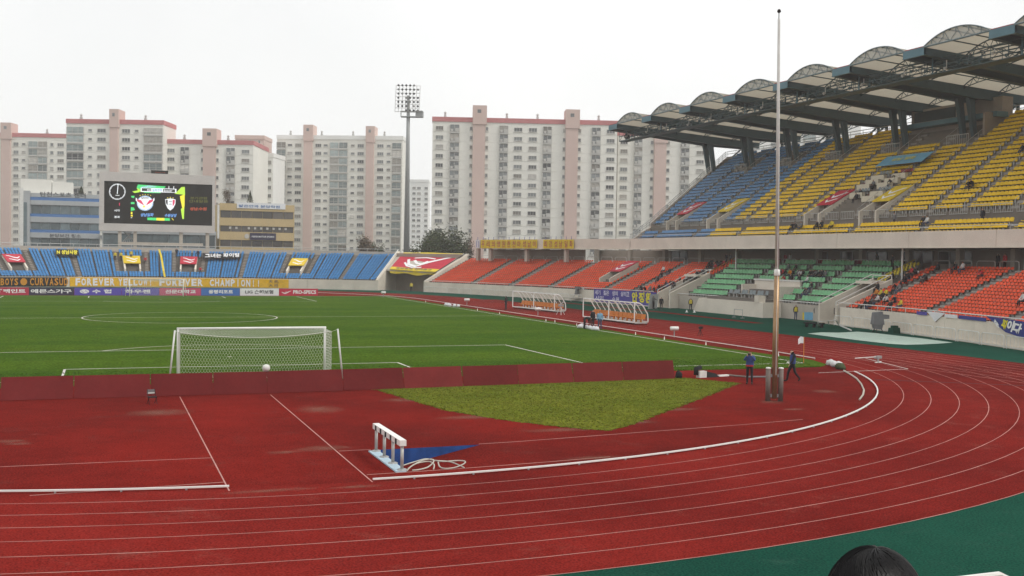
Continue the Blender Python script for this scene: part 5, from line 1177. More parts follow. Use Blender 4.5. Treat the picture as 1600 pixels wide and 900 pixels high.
# sky-blue banner over the press desks
g = MB(); ux = 83.2; ra = gX(1376, 259, ux)[1]; rb_ = gX(1449, 259, ux)[1]
pt = [[np.array([ux+.62*j-.9, ra+(rb_-ra)*i/8, MZ+(ux+.62*j-.9-MX)*URISE/URUN+1.0]) for i in range(9)] for j in range(4)]
for j in range(3): g.strip(pt[j], pt[j+1])
ub = g.build('banner', 'cloth_sky', label='sky-blue banner laid over yellow seats above the press desks', cat='banner')
g = MB(); O = pt[1][2]+(0, 0, .1); put_text(g, '성남 일화', O, (pt[1][6]-pt[1][2]), (pt[2][2]-pt[1][2])*.9); g.build('lettering', 'ink_yellow', ub)
# banners lying on the blue end stand
def on_far(px, py): # point just above the blue seats
    best = None
    for i in range(FN):
        o = .3+i*FRUN+.3; f, z = hitf(px, py, o); e_ = abs(z-(FZ_0+i*FRISE+.8))
        if best is None or e_ < best[0]: best = (e_, pf(f, o, FZ_0+i*FRISE+.9), i)
    return best[1], best[2]
def far_cloth(x0, x1, y0, y1, m_, lab, txt, ink):
    a, b, c, d = (on_far(*q)[0] for q in ((x0, y1), (x1, y1), (x1, y0), (x0, y0))); g = MB(); N_ = 6
    lo = [a+(b-a)*i/N_+np.array([0, 0, random.uniform(-.05, .05)]) for i in range(N_+1)]; hi = [d+(c-d)*i/N_ for i in range(N_+1)]; g.strip(lo, hi)
    o = g.build('banner', m_, label=lab, cat='banner'); g = MB(); O = a*.85+d*.15+np.array([0, -.06, .06]); put_text(g, txt, O+(b-a)*.05, (b-a)*.9, (d-a)*.7, bold=.03); g.build('lettering', ink, o)
far_cloth(87, 123, 391, 401, 'cloth_black', 'black banner with yellow letters laid on blue seats left of the scoreboard', 'N 성남사랑', 'ink_yellow')
far_cloth(317, 377, 396.5, 404.5, 'cloth_black', 'black banner with white letters laid on blue seats right of the scoreboard', '그녀는 파이팅', 'letter_white')
pts = [on_far(x, y)[0]+np.array([0, -.2, .3]) for x, y in ((247, 393), (250, 403), (252, 415), (254, 428))]+[pf(fpx(256), -.3, 1.9)]
g = MB(); g.strip(pts, [p+np.array([.35, 0, 0]) for p in pts]); g.build('streamer', 'cloth_yellow', label='long yellow streamer running down the blue seats below the scoreboard', cat='streamer')

# ================================================================== PEOPLE
def skin_mesh(J, Eg, rad, name):
    """J name->pos, Eg edges with region, rad name->radius; returns one continuous mesh with region material indices"""
    keys = list(J); idx = {k: i for i, k in enumerate(keys)}; me = bpy.data.meshes.new(name)
    me.from_pydata([tuple(J[k]) for k in keys], [(idx[a], idx[b]) for a, b, r_ in Eg], [])
    bm = bmesh.new(); bm.from_mesh(me); lay = bm.verts.layers.skin.verify(); bm.verts.ensure_lookup_table()
    for k in keys:
        v = bm.verts[idx[k]][lay]; r_ = rad[k]; v.radius = r_ if isinstance(r_, tuple) else (r_, r_); v.use_root = (k == 'pelvis')
    bm.to_mesh(me); bm.free(); o = bpy.data.objects.new('tmp', me); col.objects.link(o)
    m1 = o.modifiers.new('s', 'SKIN'); m1.use_smooth_shade = True; m2 = o.modifiers.new('d', 'SUBSURF'); m2.levels = 1
    bpy.context.view_layer.update(); out = bpy.data.meshes.new_from_object(o.evaluated_get(bpy.context.evaluated_depsgraph_get()))
    bpy.data.objects.remove(o); bpy.data.meshes.remove(me); out.name = name
    A = np.array([J[a] for a, b, r_ in Eg], float); B = np.array([J[b] for a, b, r_ in Eg], float); reg = [r_ for a, b, r_ in Eg]; D = B-A; L2 = (D*D).sum(1)+1e-9
    out.materials.clear()
    for k in ('skin', 'jacket_dark', 'trouser_dark', 'shoe', 'hair'): out.materials.append(M[k])
    hd = np.array(J['head']); fr = np.array(J['_front']) if '_front' in J else None
    for p in out.polygons:
        c = np.array(p.center); t = np.clip(((c-A)*D).sum(1)/L2, 0, 1); d = np.linalg.norm(A+D*t[:, None]-c, axis=1); r_ = reg[int(d.argmin())]
        if r_ == 0 and np.linalg.norm(c-hd) < .2 and (c[2] > hd[2]+.035 or c[1] > hd[1]+.03): r_ = 4
        p.material_index = r_; p.use_smooth = True
    return out
EG = [('pelvis', 'spine', 1), ('spine', 'chest', 1), ('chest', 'neck', 1), ('neck', 'head', 0), ('head', 'crown', 0)]
for s in 'lr': EG += [('chest', 'sh'+s, 1), ('sh'+s, 'el'+s, 1), ('el'+s, 'wr'+s, 1), ('wr'+s, 'ha'+s, 0), ('pelvis', 'hi'+s, 2), ('hi'+s, 'kn'+s, 2), ('kn'+s, 'an'+s, 2), ('an'+s, 'to'+s, 3)]
RAD = dict(pelvis=(.16, .13), spine=(.155, .12), chest=(.165, .125), neck=(.06, .06), head=(.085, .10), crown=(.07, .085))
for s in 'lr': RAD.update({'sh'+s: .082, 'el'+s: .058, 'wr'+s: .042, 'ha'+s: (.045, .025), 'hi'+s: .098, 'kn'+s: .068, 'an'+s: .05, 'to'+s: (.045, .035)})
def with_fingers(J, E_, Rd):
    E_ = list(E_); Rd = dict(Rd); J = dict(J)
    for s in 'lr':
        w, h = np.array(J['wr'+s], float), np.array(J['ha'+s], float); d = h-w; d /= np.linalg.norm(d); sdv = np.cross(d, (0, 0, 1.)); 
        if np.linalg.norm(sdv) < .1: sdv = np.array([0, 1., 0])
        sdv /= np.linalg.norm(sdv)
        for i, (off, ln) in enumerate(((-.032, .075), (-.011, .09), (.011, .085), (.032, .068))):
            a, b = f'f{s}{i}', f'g{s}{i}'; J[a] = h+sdv*off+d*.03; cur = np.cross(sdv, d)*.012; J[b] = h+sdv*off*1.1+d*(.03+ln*.8)+cur; E_ += [('ha'+s, a, 0), (a, b, 0)]; Rd[a] = .010; Rd[b] = .008
        a = f'th{s}'; J[a] = w+d*.05+sdv*.055; E_ += [('wr'+s, a, 0)]; Rd[a] = .011
    return J, E_, Rd
def base_pose():
    J = dict(pelvis=(0, 0, .95), spine=(0, 0, 1.14), chest=(0, .01, 1.36), neck=(0, .0, 1.51), head=(0, -.02, 1.63), crown=(0, -.015, 1.70))
    for s, k in (('l', -1), ('r', 1)): J.update({'sh'+s: (k*.19, .01, 1.43), 'el'+s: (k*.24, .04, 1.14), 'wr'+s: (k*.25, -.04, .90), 'ha'+s: (k*.245, -.07, .82), 'hi'+s: (k*.10, 0, .92), 'kn'+s: (k*.11, -.02, .50), 'an'+s: (k*.12, .02, .08), 'to'+s: (k*.14, -.16, .045)})
    return J
POSE = {}
J = base_pose(); POSE['stand'] = J
J = base_pose(); J.update(ell=(-.27, -.16, 1.25), wrl=(-.10, -.30, 1.50), hal=(-.06, -.27, 1.57), elr=(.27, -.16, 1.25), wrr=(.10, -.30, 1.50), har=(.06, -.27, 1.57)); POSE['photo'] = J
J = base_pose(); J.update(head=(0, -.07, 1.60), crown=(0, -.09, 1.67), knl=(-.10, -.20, .52), anl=(-.10, -.26, .08), tol=(-.11, -.44, .05), knr=(.10, .10, .50), anr=(.10, .38, .17), tor=(.11, .27, .05), ell=(-.25, .14, 1.16), wrl=(-.26, .20, .93), hal=(-.26, .19, .85), elr=(.25, -.10, 1.15), wrr=(.24, -.24, .97), har=(.23, -.28, .90)); POSE['walk'] = J
J = base_pose(); J.update(spine=(0, -.16, 1.05), chest=(0, -.36, 1.08), neck=(0, -.50, 1.05), head=(0, -.60, .98), crown=(0, -.66, .96), shl=(-.19, -.40, 1.06), shr=(.19, -.40, 1.06), ell=(-.22, -.48, .76), elr=(.22, -.48, .76), wrl=(-.16, -.52, .50), wrr=(.16, -.52, .50), hal=(-.15, -.54, .42), har=(.15, -.54, .42)); POSE['bend'] = J
J = base_pose(); J.update(ell=(-.30, -.04, 1.15), wrl=(-.02, -.20, 1.20), hal=(.07, -.19, 1.22), elr=(.30, -.04, 1.15), wrr=(.02, -.20, 1.24), har=(-.07, -.19, 1.22)); POSE['cross'] = J
J = dict(pelvis=(0, .05, .50), spine=(0, .05, .68), chest=(0, .0, .90), neck=(0, -.03, 1.06), head=(0, -.07, 1.18), crown=(0, -.07, 1.25))
for s, k in (('l', -1), ('r', 1)): J.update({'sh'+s: (k*.19, .0, .97), 'el'+s: (k*.25, -.10, .72), 'wr'+s: (k*.13, -.32, .60), 'ha'+s: (k*.09, -.38, .58), 'hi'+s: (k*.10, .0, .50), 'kn'+s: (k*.13, -.42, .50), 'an'+s: (k*.13, -.40, .09), 'to'+s: (k*.14, -.56, .045)})
POSE['sit'] = J
J = dict(J); J.update(chest=(0, -.12, .86), neck=(0, -.20, 1.00), head=(.02, -.27, 1.10), crown=(.03, -.30, 1.16), shl=(-.19, -.13, .93), shr=(.19, -.13, .93), ell=(-.22, -.34, .68), elr=(.22, -.34, .68)); POSE['lean'] = J
J = base_pose(); J.update(ell=(-.24, -.18, 1.24), wrl=(-.14, -.42, 1.32), hal=(-.12, -.50, 1.34), elr=(.24, -.14, 1.20), wrr=(.16, -.38, 1.22), har=(.14, -.46, 1.24)); POSE['hold'] = J
PM = {}
def person(pose, loc, face, top='jacket_dark', bot='trouser_dark', label='', group=None, sc=1.0, hair='hair', name='person'):
    """face: heading the figure looks along (radians, 0 = +Y)"""
    if pose not in PM: PM[pose] = skin_mesh(*( (POSE[pose], EG, RAD) if pose not in ('photo', 'walk') else with_fingers(POSE[pose], EG, RAD)), name='body_'+pose)
    o = link(name, PM[pose], None, loc, math.pi-face, label=label, cat='person', group=group); o.scale = (sc,)*3
    for i, k in enumerate(('skin', top, bot, 'shoe', hair)): o.material_slots[i].link = 'OBJECT'; o.material_slots[i].material = M[k]
    return o
def vest(parent, m_, sit=False):
    g = MB(); pr = [(.205, .165, .98), (.20, .16, 1.15), (.205, .165, 1.33), (.17, .13, 1.45)]; n = 14; o = len(g.v)
    for rx, ry, z in pr:
        for k in range(n): g.v.append((rx*math.cos(6.2832*k/n), ry*math.sin(6.2832*k/n), z))
    for i in range(len(pr)-1):
        for k in range(n): g.f.append((i*n+k, i*n+(k+1) % n, (i+1)*n+(k+1) % n, (i+1)*n+k)); g.m.append(0)
    return g.build('vest', m_, parent, True)
# --- on the ground
q = gz(1171, 600.5); ph = person('photo', q, R(-140), 'jacket_blue', 'trouser_dark', 'photographer in blue bib raising a camera beside the flagpole')
g = MB(); g.box(-.07, .07, -.42, -.30, 1.54, 1.64); g.tube([(0, -.42, 1.585), (0, -.55, 1.585)], .04, 8); link('camera', g.mesh('camera', 'dark'), None, q, math.pi+R(140), label='black camera held up by the photographer in the blue bib', cat='camera')
g = MB(); g.box(-.19, .19, -.20, -.13, .94, 1.02); g.box(-.19, .19, .13, .2, .94, 1.02); g.build('red_hem', 'jacket_red', ph); vest(ph, 'jacket_blue')
q = gz(1238, 596.5); wk = person('walk', q, R(-75), 'jacket_dark', 'trouser_dark', 'person in dark jacket with blue bib walking with head bowed past the flagpole'); vest(wk, 'jacket_blue').scale = (1.02, .92, 1)
FIELD = [('bend', 913, 514.5, 95, 'jacket_dark', 'trouser_dark', 'person in dark clothes bending over white bags by the touchline'), ('stand', 926, 512.5, 160, 'jacket_dark', 'trouser_dark', 'person in black standing beside the one in pale blue by the touchline'), ('stand', 937, 515.5, -150, 'jacket_sky', 'trouser_blue', 'person in pale blue top standing by the white bags at the touchline'), ('stand', 790.5, 484, -40, 'jacket_dark', 'trouser_dark', 'person in black standing at the end of the far dugout'), ('stand', 1079, 486.5, 200, 'jacket_dark', 'trouser_dark', 'steward in yellow vest standing in front of the green seats wall'), ('stand', 1243, 500.5, 185, 'jacket_dark', 'trouser_blue', 'steward in yellow vest standing right of the flagpole by the green seats'), ('stand', 1274.5, 502, 170, 'jacket_dark', 'trouser_dark', 'person in dark suit standing behind the sky-blue board'), ('stand', 642.5, 456, 190, 'jacket_yellow', 'trouser_dark', 'steward in yellow standing at the tunnel mouth under the red banner'), ('hold', 1021, 482.5, 150, 'jacket_grey', 'trouser_dark', 'person in grey crouched near the white board at the purple banner'), ('stand', 1033, 485, 210, 'jacket_dark', 'trouser_dark', 'person in dark clothes standing right of the purple banner')]
for pose, x, y, fc, tp, bt, lab in FIELD:
    o = person(pose, gz(x, y), R(fc), tp, bt, lab)
    if 'yellow vest' in lab: vest(o, 'jacket_yellow')
plat = gz(905, 470.5); o = person('hold', plat+np.array([.5, -.3, .55]), R(-110), 'jacket_white', 'trouser_dark', 'camera operator in white top standing on the platform behind the dugouts')
# --- in the seats
def on_lower(px, py):
    best = None
    for i in range(LN):
        o = LO+i*LRUN+.3; s, z = hit(px, py, o); e_ = abs(z-(LZ0+i*LRISE+.55))
        if best is None or e_ < best[0]: best = (e_, ps(s, o, LZ0+i*LRISE-.08), s)
    return best[1], best[2]
def on_green(px, py):
    best = None
    for i in range(GN):
        o = GO+i*GRUN+.7; s, z = hit(px, py, o); e_ = abs(z-(GZ0+i*GRISE+.55))
        if best is None or e_ < best[0]: best = (e_, ps(s, o, GZ0+i*GRISE+.02), s)
    return best[1], best[2]
def on_upper(px, py):
    best = None
    for i in range(-3, MN):
        x, z0 = (MX+i*URUN+.35, MZ+i*URISE) if i >= 0 else (70.4+(i+3)*.78+.35, UZ0+(i+3)*.58); w = gX(px, py, x); e_ = abs(w[2]-(z0+.55))
        if best is None or e_ < best[0]: best = (e_, np.array([x, w[1], z0+.02]), 0)
    return best[1], best[2]
CN = dict(jacket_dark='black', jacket_white='white', jacket_red='red', jacket_yellow='yellow', jacket_orange='orange', jacket_blue='blue', jacket_grey='grey', jacket_sky='pale blue')
def crowd(lst, finder, where, grp, heading):
    for px, py, tp, pose in lst:
        p, s = finder(px, py); fc = heading(p)+random.uniform(-.3, .3)
        person(pose, p, fc, tp, random.choice(('trouser_dark', 'trouser_blue', 'trouser_dark')), f"spectator in {CN[tp]} {'sitting' if pose in ('sit', 'lean') else 'standing'} {where}", grp, random.uniform(.94, 1.04))
tow = lambda p: math.atan2(SCX-p[0], SCY-p[1])
d_, w2, r_, y_, o_, b_, g_ = 'jacket_dark', 'jacket_white', 'jacket_red', 'jacket_yellow', 'jacket_orange', 'jacket_blue', 'jacket_grey'
crowd([(1037, 422, w2, 'sit'), (1034, 431, d_, 'lean'), (1041, 443, d_, 'sit'), (1054, 444, g_, 'sit'), (1073, 435, w2, 'sit'), (1099, 426, d_, 'sit'), (1105, 424, g_, 'lean'), (1112, 411, d_, 'sit'), (1127, 411, d_, 'sit'), (1131, 412, r_, 'sit'), (1002, 451, d_, 'sit'), (1008, 452, d_, 'lean'), (1016, 453, g_, 'sit'), (1030, 451, d_, 'sit'), (1043, 449, b_, 'sit'), (1053, 446, d_, 'lean'), (1046, 424, d_, 'sit'), (1062, 437, d_, 'sit'), (1090, 430, d_, 'lean'), (1118, 417, r_, 'sit'), (1122, 411, d_, 'lean'), (1108, 413, d_, 'sit'), (1022, 453, d_, 'sit'), (1036, 452, d_, 'lean'), (1048, 446, d_, 'sit'), (1028, 437, d_, 'sit'), (1082, 433, g_, 'sit')], on_lower, 'in the orange seats left of the green block', 'spectators in the orange seats left of the green block', tow)
crowd([(1218, 428, d_, 'sit'), (1223, 427, r_, 'sit'), (1229, 429, d_, 'lean'), (1235, 428, o_, 'sit'), (1240, 430, d_, 'sit'), (1247, 429, g_, 'sit'), (1249, 438, d_, 'sit'), (1252, 428, w2, 'lean'), (1266, 432, d_, 'sit'), (1272, 427, d_, 'sit'), (1277, 427, g_, 'lean'), (1290, 431, g_, 'sit'), (1262, 438, w2, 'sit'), (1258, 454, d_, 'sit'), (1268, 454, d_, 'sit'), (1236, 440, d_, 'sit'), (1214, 424, d_, 'lean'), (1221, 431, d_, 'sit'), (1232, 424, g_, 'sit'), (1226, 434, r_, 'lean'), (1244, 424, d_, 'sit'), (1255, 433, d_, 'sit'), (1270, 433, d_, 'lean'), (1281, 431, d_, 'sit'), (1285, 426, d_, 'sit'), (1263, 454, g_, 'lean'), (1213, 432, d_, 'sit')], on_green, 'in the green seats', 'spectators in the green seats', tow)
crowd([(1425, 427, r_, 'sit'), (1431, 424, d_, 'sit'), (1447, 437, d_, 'lean'), (1444, 437, g_, 'sit'), (1493, 417, d_, 'sit'), (1505, 417, w2, 'sit'), (1534, 430, r_, 'lean'), (1466, 417, d_, 'sit'), (1370, 458, o_, 'sit'), (1377, 461, y_, 'sit'), (1385, 457, y_, 'sit'), (1372, 470, w2, 'sit'), (1360, 475, d_, 'sit'), (1400, 453, d_, 'lean'), (1405, 453, g_, 'sit'), (1391, 478, d_, 'sit'), (1408, 476, y_, 'sit'), (1365, 473, g_, 'lean'), (1395, 432, d_, 'sit'), (1352, 477, d_, 'sit'), (1599, 470, w2, 'sit'), (1380, 466, d_, 'sit'), (1386, 470, w2, 'lean'), (1398, 470, d_, 'sit'), (1414, 436, d_, 'sit'), (1420, 432, d_, 'lean'), (1372, 451, d_, 'sit')], on_lower, 'in the orange seats right of the green block', 'spectators in the orange seats right of the green block', tow)
crowd([(1238, 354, d_, 'sit'), (1244, 355, d_, 'lean'), (1252, 355, g_, 'sit'), (1277, 354, d_, 'sit'), (1284, 354, d_, 'sit'), (1300, 351, y_, 'sit'), (1443, 351, d_, 'sit'), (1449, 350, w2, 'sit'), (1513, 291, d_, 'sit'), (1519, 290, d_, 'lean'), (1598, 233, d_, 'sit'), (1338, 308, d_, 'sit'), (1345, 301, d_, 'sit'), (1365, 290, g_, 'sit'), (1400, 276, d_, 'sit'), (1392, 285, d_, 'lean')], on_upper, 'in the yellow upper seats', 'spectators in the upper tier', lambda p: -math.pi/2)
def stand_at(px, py, o, z, tp, lab, fc=None):
    s, _ = hit(px, py, o); p = ps(s, o, z); person('stand', p, tow(p) if fc is None else fc, tp, 'trouser_dark', lab)
stand_at(1227, 405, 12.4, 5.86, r_, 'person in red standing on the concourse above the green seats'); stand_at(1234.5, 405, 12.3, 5.86, w2, 'person in white standing on the concourse above the green seats')
stand_at(1570, 412, 11.0, 5.86, r_, 'person in red standing at the top of the right orange seats'); stand_at(1559, 408, 12.2, 5.86, d_, 'person in black standing beside the one in red above the orange seats')
stand_at(1370, 405, 12.4, 5.86, d_, 'person in black standing alone on the concourse right of the green seats'); stand_at(1135, 405, 11.4, 5.86, d_, 'person in black standing at the top of the stairs left of the green seats'); stand_at(1141, 405, 11.6, 5.86, g_, 'person in grey standing at the top of the stairs left of the green seats')
s_, z_ = hit(1394, 428, 9.5); p = ps(s_, 9.5, 5.72); person('stand', p, tow(p), d_, 'trouser_dark', 'person in black standing on the yellow railed stairs right of the green seats')
p = np.array([73.5, gX(1536, 310, 73.5)[1], 10.31]); person('stand', p, -math.pi/2, d_, 'trouser_dark', 'person in black standing at the cross-aisle railing of the yellow seats')
p = np.array([73.5, gX(1398, 330, 73.5)[1], 10.31]); person('stand', p, -math.pi/2, g_, 'trouser_dark', 'person in grey standing at the yellow covered entrance of the upper tier')
for px, py, tp, lab in ((180, 396, y_, 'fan in yellow standing among blue seats next to the yellow covered entrance'), (189, 397, y_, 'fan in yellow standing among blue seats next to the yellow covered entrance'), (205, 396, y_, 'fan in yellow standing among blue seats next to the yellow covered entrance'), (276, 392, d_, 'person in black standing at the top of the blue seats near the scoreboard leg'), (309.5, 395, d_, 'person in black standing above the blue seats right of the red covered entrance')):
    p, i = on_far(px, py+4); person('stand', p-np.array([0, 0, .88]), math.pi, tp, 'trouser_dark', lab, 'fans in yellow on the blue stand' if tp == y_ else None)
for px, py, tp, lab in ((227, 404, r_, 'spectator in red sitting alone in the blue seats beside the yellow covered entrance'), (313, 420, r_, 'spectator in red sitting low in the blue seats beside the red covered entrance')):
    p, i = on_far(px, py); person('sit', p-np.array([0, 0, .97]), math.pi, tp, 'trouser_dark', lab)

# ================================================================== THINGS ON THE FIELD
# steeplechase barrier over the pit
bar = empty('steeplechase_barrier', (1.0, -24.3, .01), label='white and black striped steeplechase barrier standing at the water jump', cat='barrier')
ya, yb = 1.72, -1.66
g = MB(); g.box(-.10, .10, yb, ya, .76, .93); beam = g.build('beam', 'white_paint', bar)
for k in range(5):
    y = yb+.36+(ya-yb-.5)*k/4.6; g = MB(); g.box(-.104, .104, y, y+.20, .756, .915); g.build('black_stripe', 'dark', beam)
for k in range(4):
    y = yb+.10+(ya-yb-.2)*k/3; g = MB(); g.tube([(0, y, .03), (0, y, .77)], .05, 8); o = g.build('post', 'galv', bar, True); g = MB(); g.lathe([(.16, 0), (.14, .03), (.06, .05)], (0, y, .035), 10); g.build('base_plate', 'grey_metal', o)
mat('pale_blue_paint', (.40, .52, .60), rough=.6, var=.12, scale=3)
g = MB(); g.box(-.22, .10, yb-.05, ya+.05, 0, .04); g.build('base_board', 'pale_blue_paint', bar)
# hose
pts = []
def px_path(L, z=.03): return [gz(540+x*.1625, 630+y*.1625)+np.array([0, 0, z]) for x, y in L]
mat('hose', (.48, .46, .40), rough=.5, var=.1)
def smooth(P_, n=5):
    out = []
    for i in range(len(P_)-1):
        p0, p1, p2, p3 = P_[max(i-1, 0)], P_[i], P_[i+1], P_[min(i+2, len(P_)-1)]
        for k in range(n):
            t = k/n; out.append(.5*((2*p1)+(-p0+p2)*t+(2*p0-5*p1+4*p2-p3)*t*t+(-p0+3*p1-3*p2+p3)*t**3))
    return out+[P_[-1]]
hose = empty('hose', (2, -25.5, 0), label='pale hose lying in loose coils beside the water jump', cat='hose'); hose.location = (0, 0, 0)
for L in ([(590, 660), (640, 610), (740, 560), (830, 548), (845, 575), (790, 625), (700, 650), (640, 655)], [(545, 610), (640, 580), (770, 545), (850, 560), (1000, 572), (1100, 610), (1140, 630)], [(600, 640), (680, 590), (800, 570), (850, 600), (845, 645)], [(890, 575), (905, 620), (960, 638), (1060, 625), (1140, 590), (1145, 568), (1080, 562), (960, 570), (880, 565)]):
    g = MB(); g.tube(smooth(px_path(L)), .022, 5); g.build('coil', 'hose', hose, True)
# folding chair behind the boards
c = gz(237.5, 631.5); ch = empty('folding_chair', c, R(15), label='small black folding chair in front of the red-brown boards', cat='chair')
ch.scale = (.75, .75, .72); g = MB(); g.box(-.22, .22, -.20, .20, .40, .44); g.build('seat', 'dark', ch); g = MB(); g.box(-.21, .21, .20, .24, .58, .84); g.build('backrest', 'jacket_grey', ch); g = MB(); g.box(-.2, .2, .19, .245, .60, .67); g.build('back_stripe', 'white_metal', ch)
for sx_ in (-.21, .21):
    g = MB(); g.tube([(sx_, -.24, 0), (sx_, .22, .86)], .016, 5); g.build('leg', 'dark', ch); g = MB(); g.tube([(sx_, .26, 0), (sx_, -.18, .42)], .016, 5); g.build('leg', 'dark', ch)
# flagpole between two posts
mat('post_steel', (.165, .135, .118), rough=.5, metal=.1, var=.15, scale=4); mat('pole_reflect_brown', (.34, .22, .12), rough=.35, metal=.5, var=.15, scale=3); mat('pole_steel', (.56, .545, .52), rough=.4, metal=.1, var=.1, scale=2)  # lower shaft is stainless; its brown reflections are put into the base colour
fp = empty('flagpole', (21.39, -15.16, .01), R(-20), label='very tall steel flagpole held between two short posts on the bend', cat='flagpole')
g = MB(); g.tube([(0, 0, .12), (0, 0, 5.85)], [.135, .12], 14); g.build('lower_shaft', 'pole_reflect_brown', fp, True)
g = MB(); g.tube([(0, 0, 5.72), (0, 0, 5.74), (0, 0, 6.0), (0, 0, 6.02)], [.13, .145, .135, .09], 12); g.build('collar', 'white_paint', fp, True)
g = MB(); g.tube([(0, 0, 6.0), (-.09, 0, 12), (-.17, 0, 17.35)], [.095, .08, .055], 12); g.build('upper_shaft', 'pole_steel', fp, True)
g = MB(); g.tube([(-.17, 0, 17.3), (-.17, 0, 17.62)], .02, 5); g.lathe([(.02, 0), (.085, .06), (.09, .1), (.05, .17), (.01, .19)], (-.17, 0, 17.6), 10); g.build('finial', 'dark', fp, True)
for sx_ in (-.29, .29):
    g = MB(); g.tube([(sx_, 0, 0), (sx_, 0, 1.48)], .12, 12); o = g.build('post', 'post_steel', fp, True); g = MB(); g.lathe([(.125, 0), (.125, .03), (.10, .06), (.02, .075)], (sx_, 0, 1.48), 12); g.build('cap', 'white_paint', o, True)
g = MB(); g.box(-.3, .3, -.06, .06, .18, .32); g.box(-.3, .3, -.06, .06, 1.1, 1.22); g.build('clamp', 'grey_metal', fp)
g = MB(); g.tube([(.02, -.14, 1.2), (-.05, -.13, 10), (-.14, -.08, 17.3)], .012, 4); g.build('halyard', 'white_metal', fp)
# corner flag
c = np.array([34.12, 0.02, .02]); cf = empty('corner_flag', c, label='white corner flag on an orange stick at the pitch corner', cat='flag')
g = MB(); g.tube([(0, 0, 0), (-.02, 0, 1.65)], .022, 6); g.build('stick', 'jacket_orange', cf); g = MB(); W_ = [(-.02, 0, 1.64), (-.24, .03, 1.68), (-.48, -.04, 1.50)]; V_ = [(-.02, 0, 1.24), (-.24, .03, 1.26), (-.46, -.04, 1.18)]; g.strip(V_, W_); g.strip([(x, y+.012, z) for x, y, z in W_], [(x, y+.012, z) for x, y, z in V_]); g.build('cloth', 'cloth_white', cf)
# white markers along the touchline
for x, y in ((746, 485.5), (780.5, 491), (853, 502), (867, 504), (901, 509.5), (993, 523.5), (1038, 531), (1103, 539.5), (1216, 557), (665, 472.5)):
    c = gz(x, y); g = MB(); g.lathe([(.06, 0), (.06, .02), (.04, .03), (.038, .17), (.02, .21), (.02, .25)], (0, 0, 0), 8); link('marker', g.mesh('marker', 'white_paint', True), None, c+(0, 0, .018), label='small white bottle-shaped marker standing along the touchline', cat='marker', group='white markers along the touchline')
# white boxes on posts at the kerb
for x, y in ((1053.5, 527), (729.5, 477), (840.5, 493), (599, 464.5)):
    c = gz(x, y); t = empty('lane_box', c+(0, 0, .01), -.2, label='white rounded box on a short post beside the kerb rail', cat='sign', group='white boxes on posts along the straight')
    g = MB(); g.tube([(0, 0, 0), (0, 0, .55)], .05, 6); g.build('post', 'grey_metal', t); g = MB(); g.tube([(-.36, 0, .70), (-.33, 0, .72), (.33, 0, .72), (.36, 0, .70)], [.06, .17, .17, .06], 8); g.build('box', 'white_paint', t, True)
# dugouts
mat('dugout_seat', (.52, .17, .025), rough=.45, var=.1, objrand=.1); cl = mat('perspex', (.6, .62, .6), rough=.1, var=.05)
nt = cl.node_tree; tr = nt.nodes.new('ShaderNodeBsdfTransparent'); mx = nt.nodes.new('ShaderNodeMixShader'); mx.inputs[0].default_value = .84; nt.links.new(nt.nodes['Principled BSDF'].outputs[0], mx.inputs[1]); nt.links.new(tr.outputs[0], mx.inputs[2]); nt.links.new(mx.outputs[0], nt.nodes['Material Output'].inputs['Surface'])
def dugout(A, B, label, n=13):
    A, B = np.array(A), np.array(B); d = B-A; Ln = np.linalg.norm(d); rz = math.atan2(d[1], d[0]); root = empty('dugout', (*A, .012), rz, label=label, cat='dugout')
    # local x along the front edge, local -y ... back is away from the pitch
    back = 1 if (np.array([-d[1], d[0]])/Ln)[0] > 0 else -1
    H, Dp = 2.15, 1.55
    prof = [(0, .22), (0, H), (.5, H-.05), (.95, H-.32), (1.3, H-.85), (1.5, 1.0), (1.55, .25)]
    def ribs(x, r_, name, full=True):
        g = MB(); pp = prof if full else prof[1:]; g.tube(smooth([np.array([x, back*y, z]) for y, z in pp], 3) if not full else [np.array([x, back*y, z]) for y, z in pp[:1]]+smooth([np.array([x, back*y, z]) for y, z in pp[1:]], 3), r_, 6); g.build(name, 'white_paint', root)
    for x in (0, Ln*.52 if n > 10 else Ln*.5, Ln): ribs(x, .065, 'end_frame')
    for i in range(1, 10): ribs(Ln*i/10, .04, 'rib', False)
    for (y, z), nm in (((0, H), 'top_rail'), ((1.55, .25), 'rear_rail'), ((0, .2), 'front_sill')):
        g = MB(); g.tube([(0, back*y, z), (Ln, back*y, z)], .065, 6); g.build(nm, 'white_paint', root)
    g = MB(); P_ = smooth([np.array([0, back*y, z]) for y, z in prof[1:]], 3); g.strip([p+np.array([0, 0, .05]) for p in P_], [p+np.array([Ln, 0, .05]) for p in P_]); g.build('canopy', 'perspex', root)
    g = MB(); g.box(0, Ln, min(back*.1, back*1.5), max(back*.1, back*1.5), .10, .2); g.build('floor', 'galv', root)
    for x in (.1, Ln-.1):
        for y in (.15, 1.4): g = MB(); g.tube([(x, back*y, 0), (x, back*y, .12)], .08, 8); g.build('wheel', 'dark', root)
    me = None
    for i in range(n):
        g = MB(); x = Ln*(i+.5)/n; w = Ln/n*.43
        if me is None:
            g.hexa([(-w, 0, .52), (w, 0, .52), (w, back*.42, .50), (-w, back*.42, .50), (-w, 0, .58), (w, 0, .58), (w, back*.42, .56), (-w, back*.42, .56)]); g.hexa([(-w, back*.40, .52), (w, back*.40, .52), (w, back*.46, .52), (-w, back*.46, .52), (-w, back*.52, 1.0), (w, back*.52, 1.0), (w, back*.57, .98), (-w, back*.57, .98)]); g.box(-.05, .05, min(back*.15, back*.3), max(back*.15, back*.3), .2, .52); me = g.mesh('bench_seat', 'dugout_seat')
        link('bench_seat', me, root, (x, back*.78, 0))
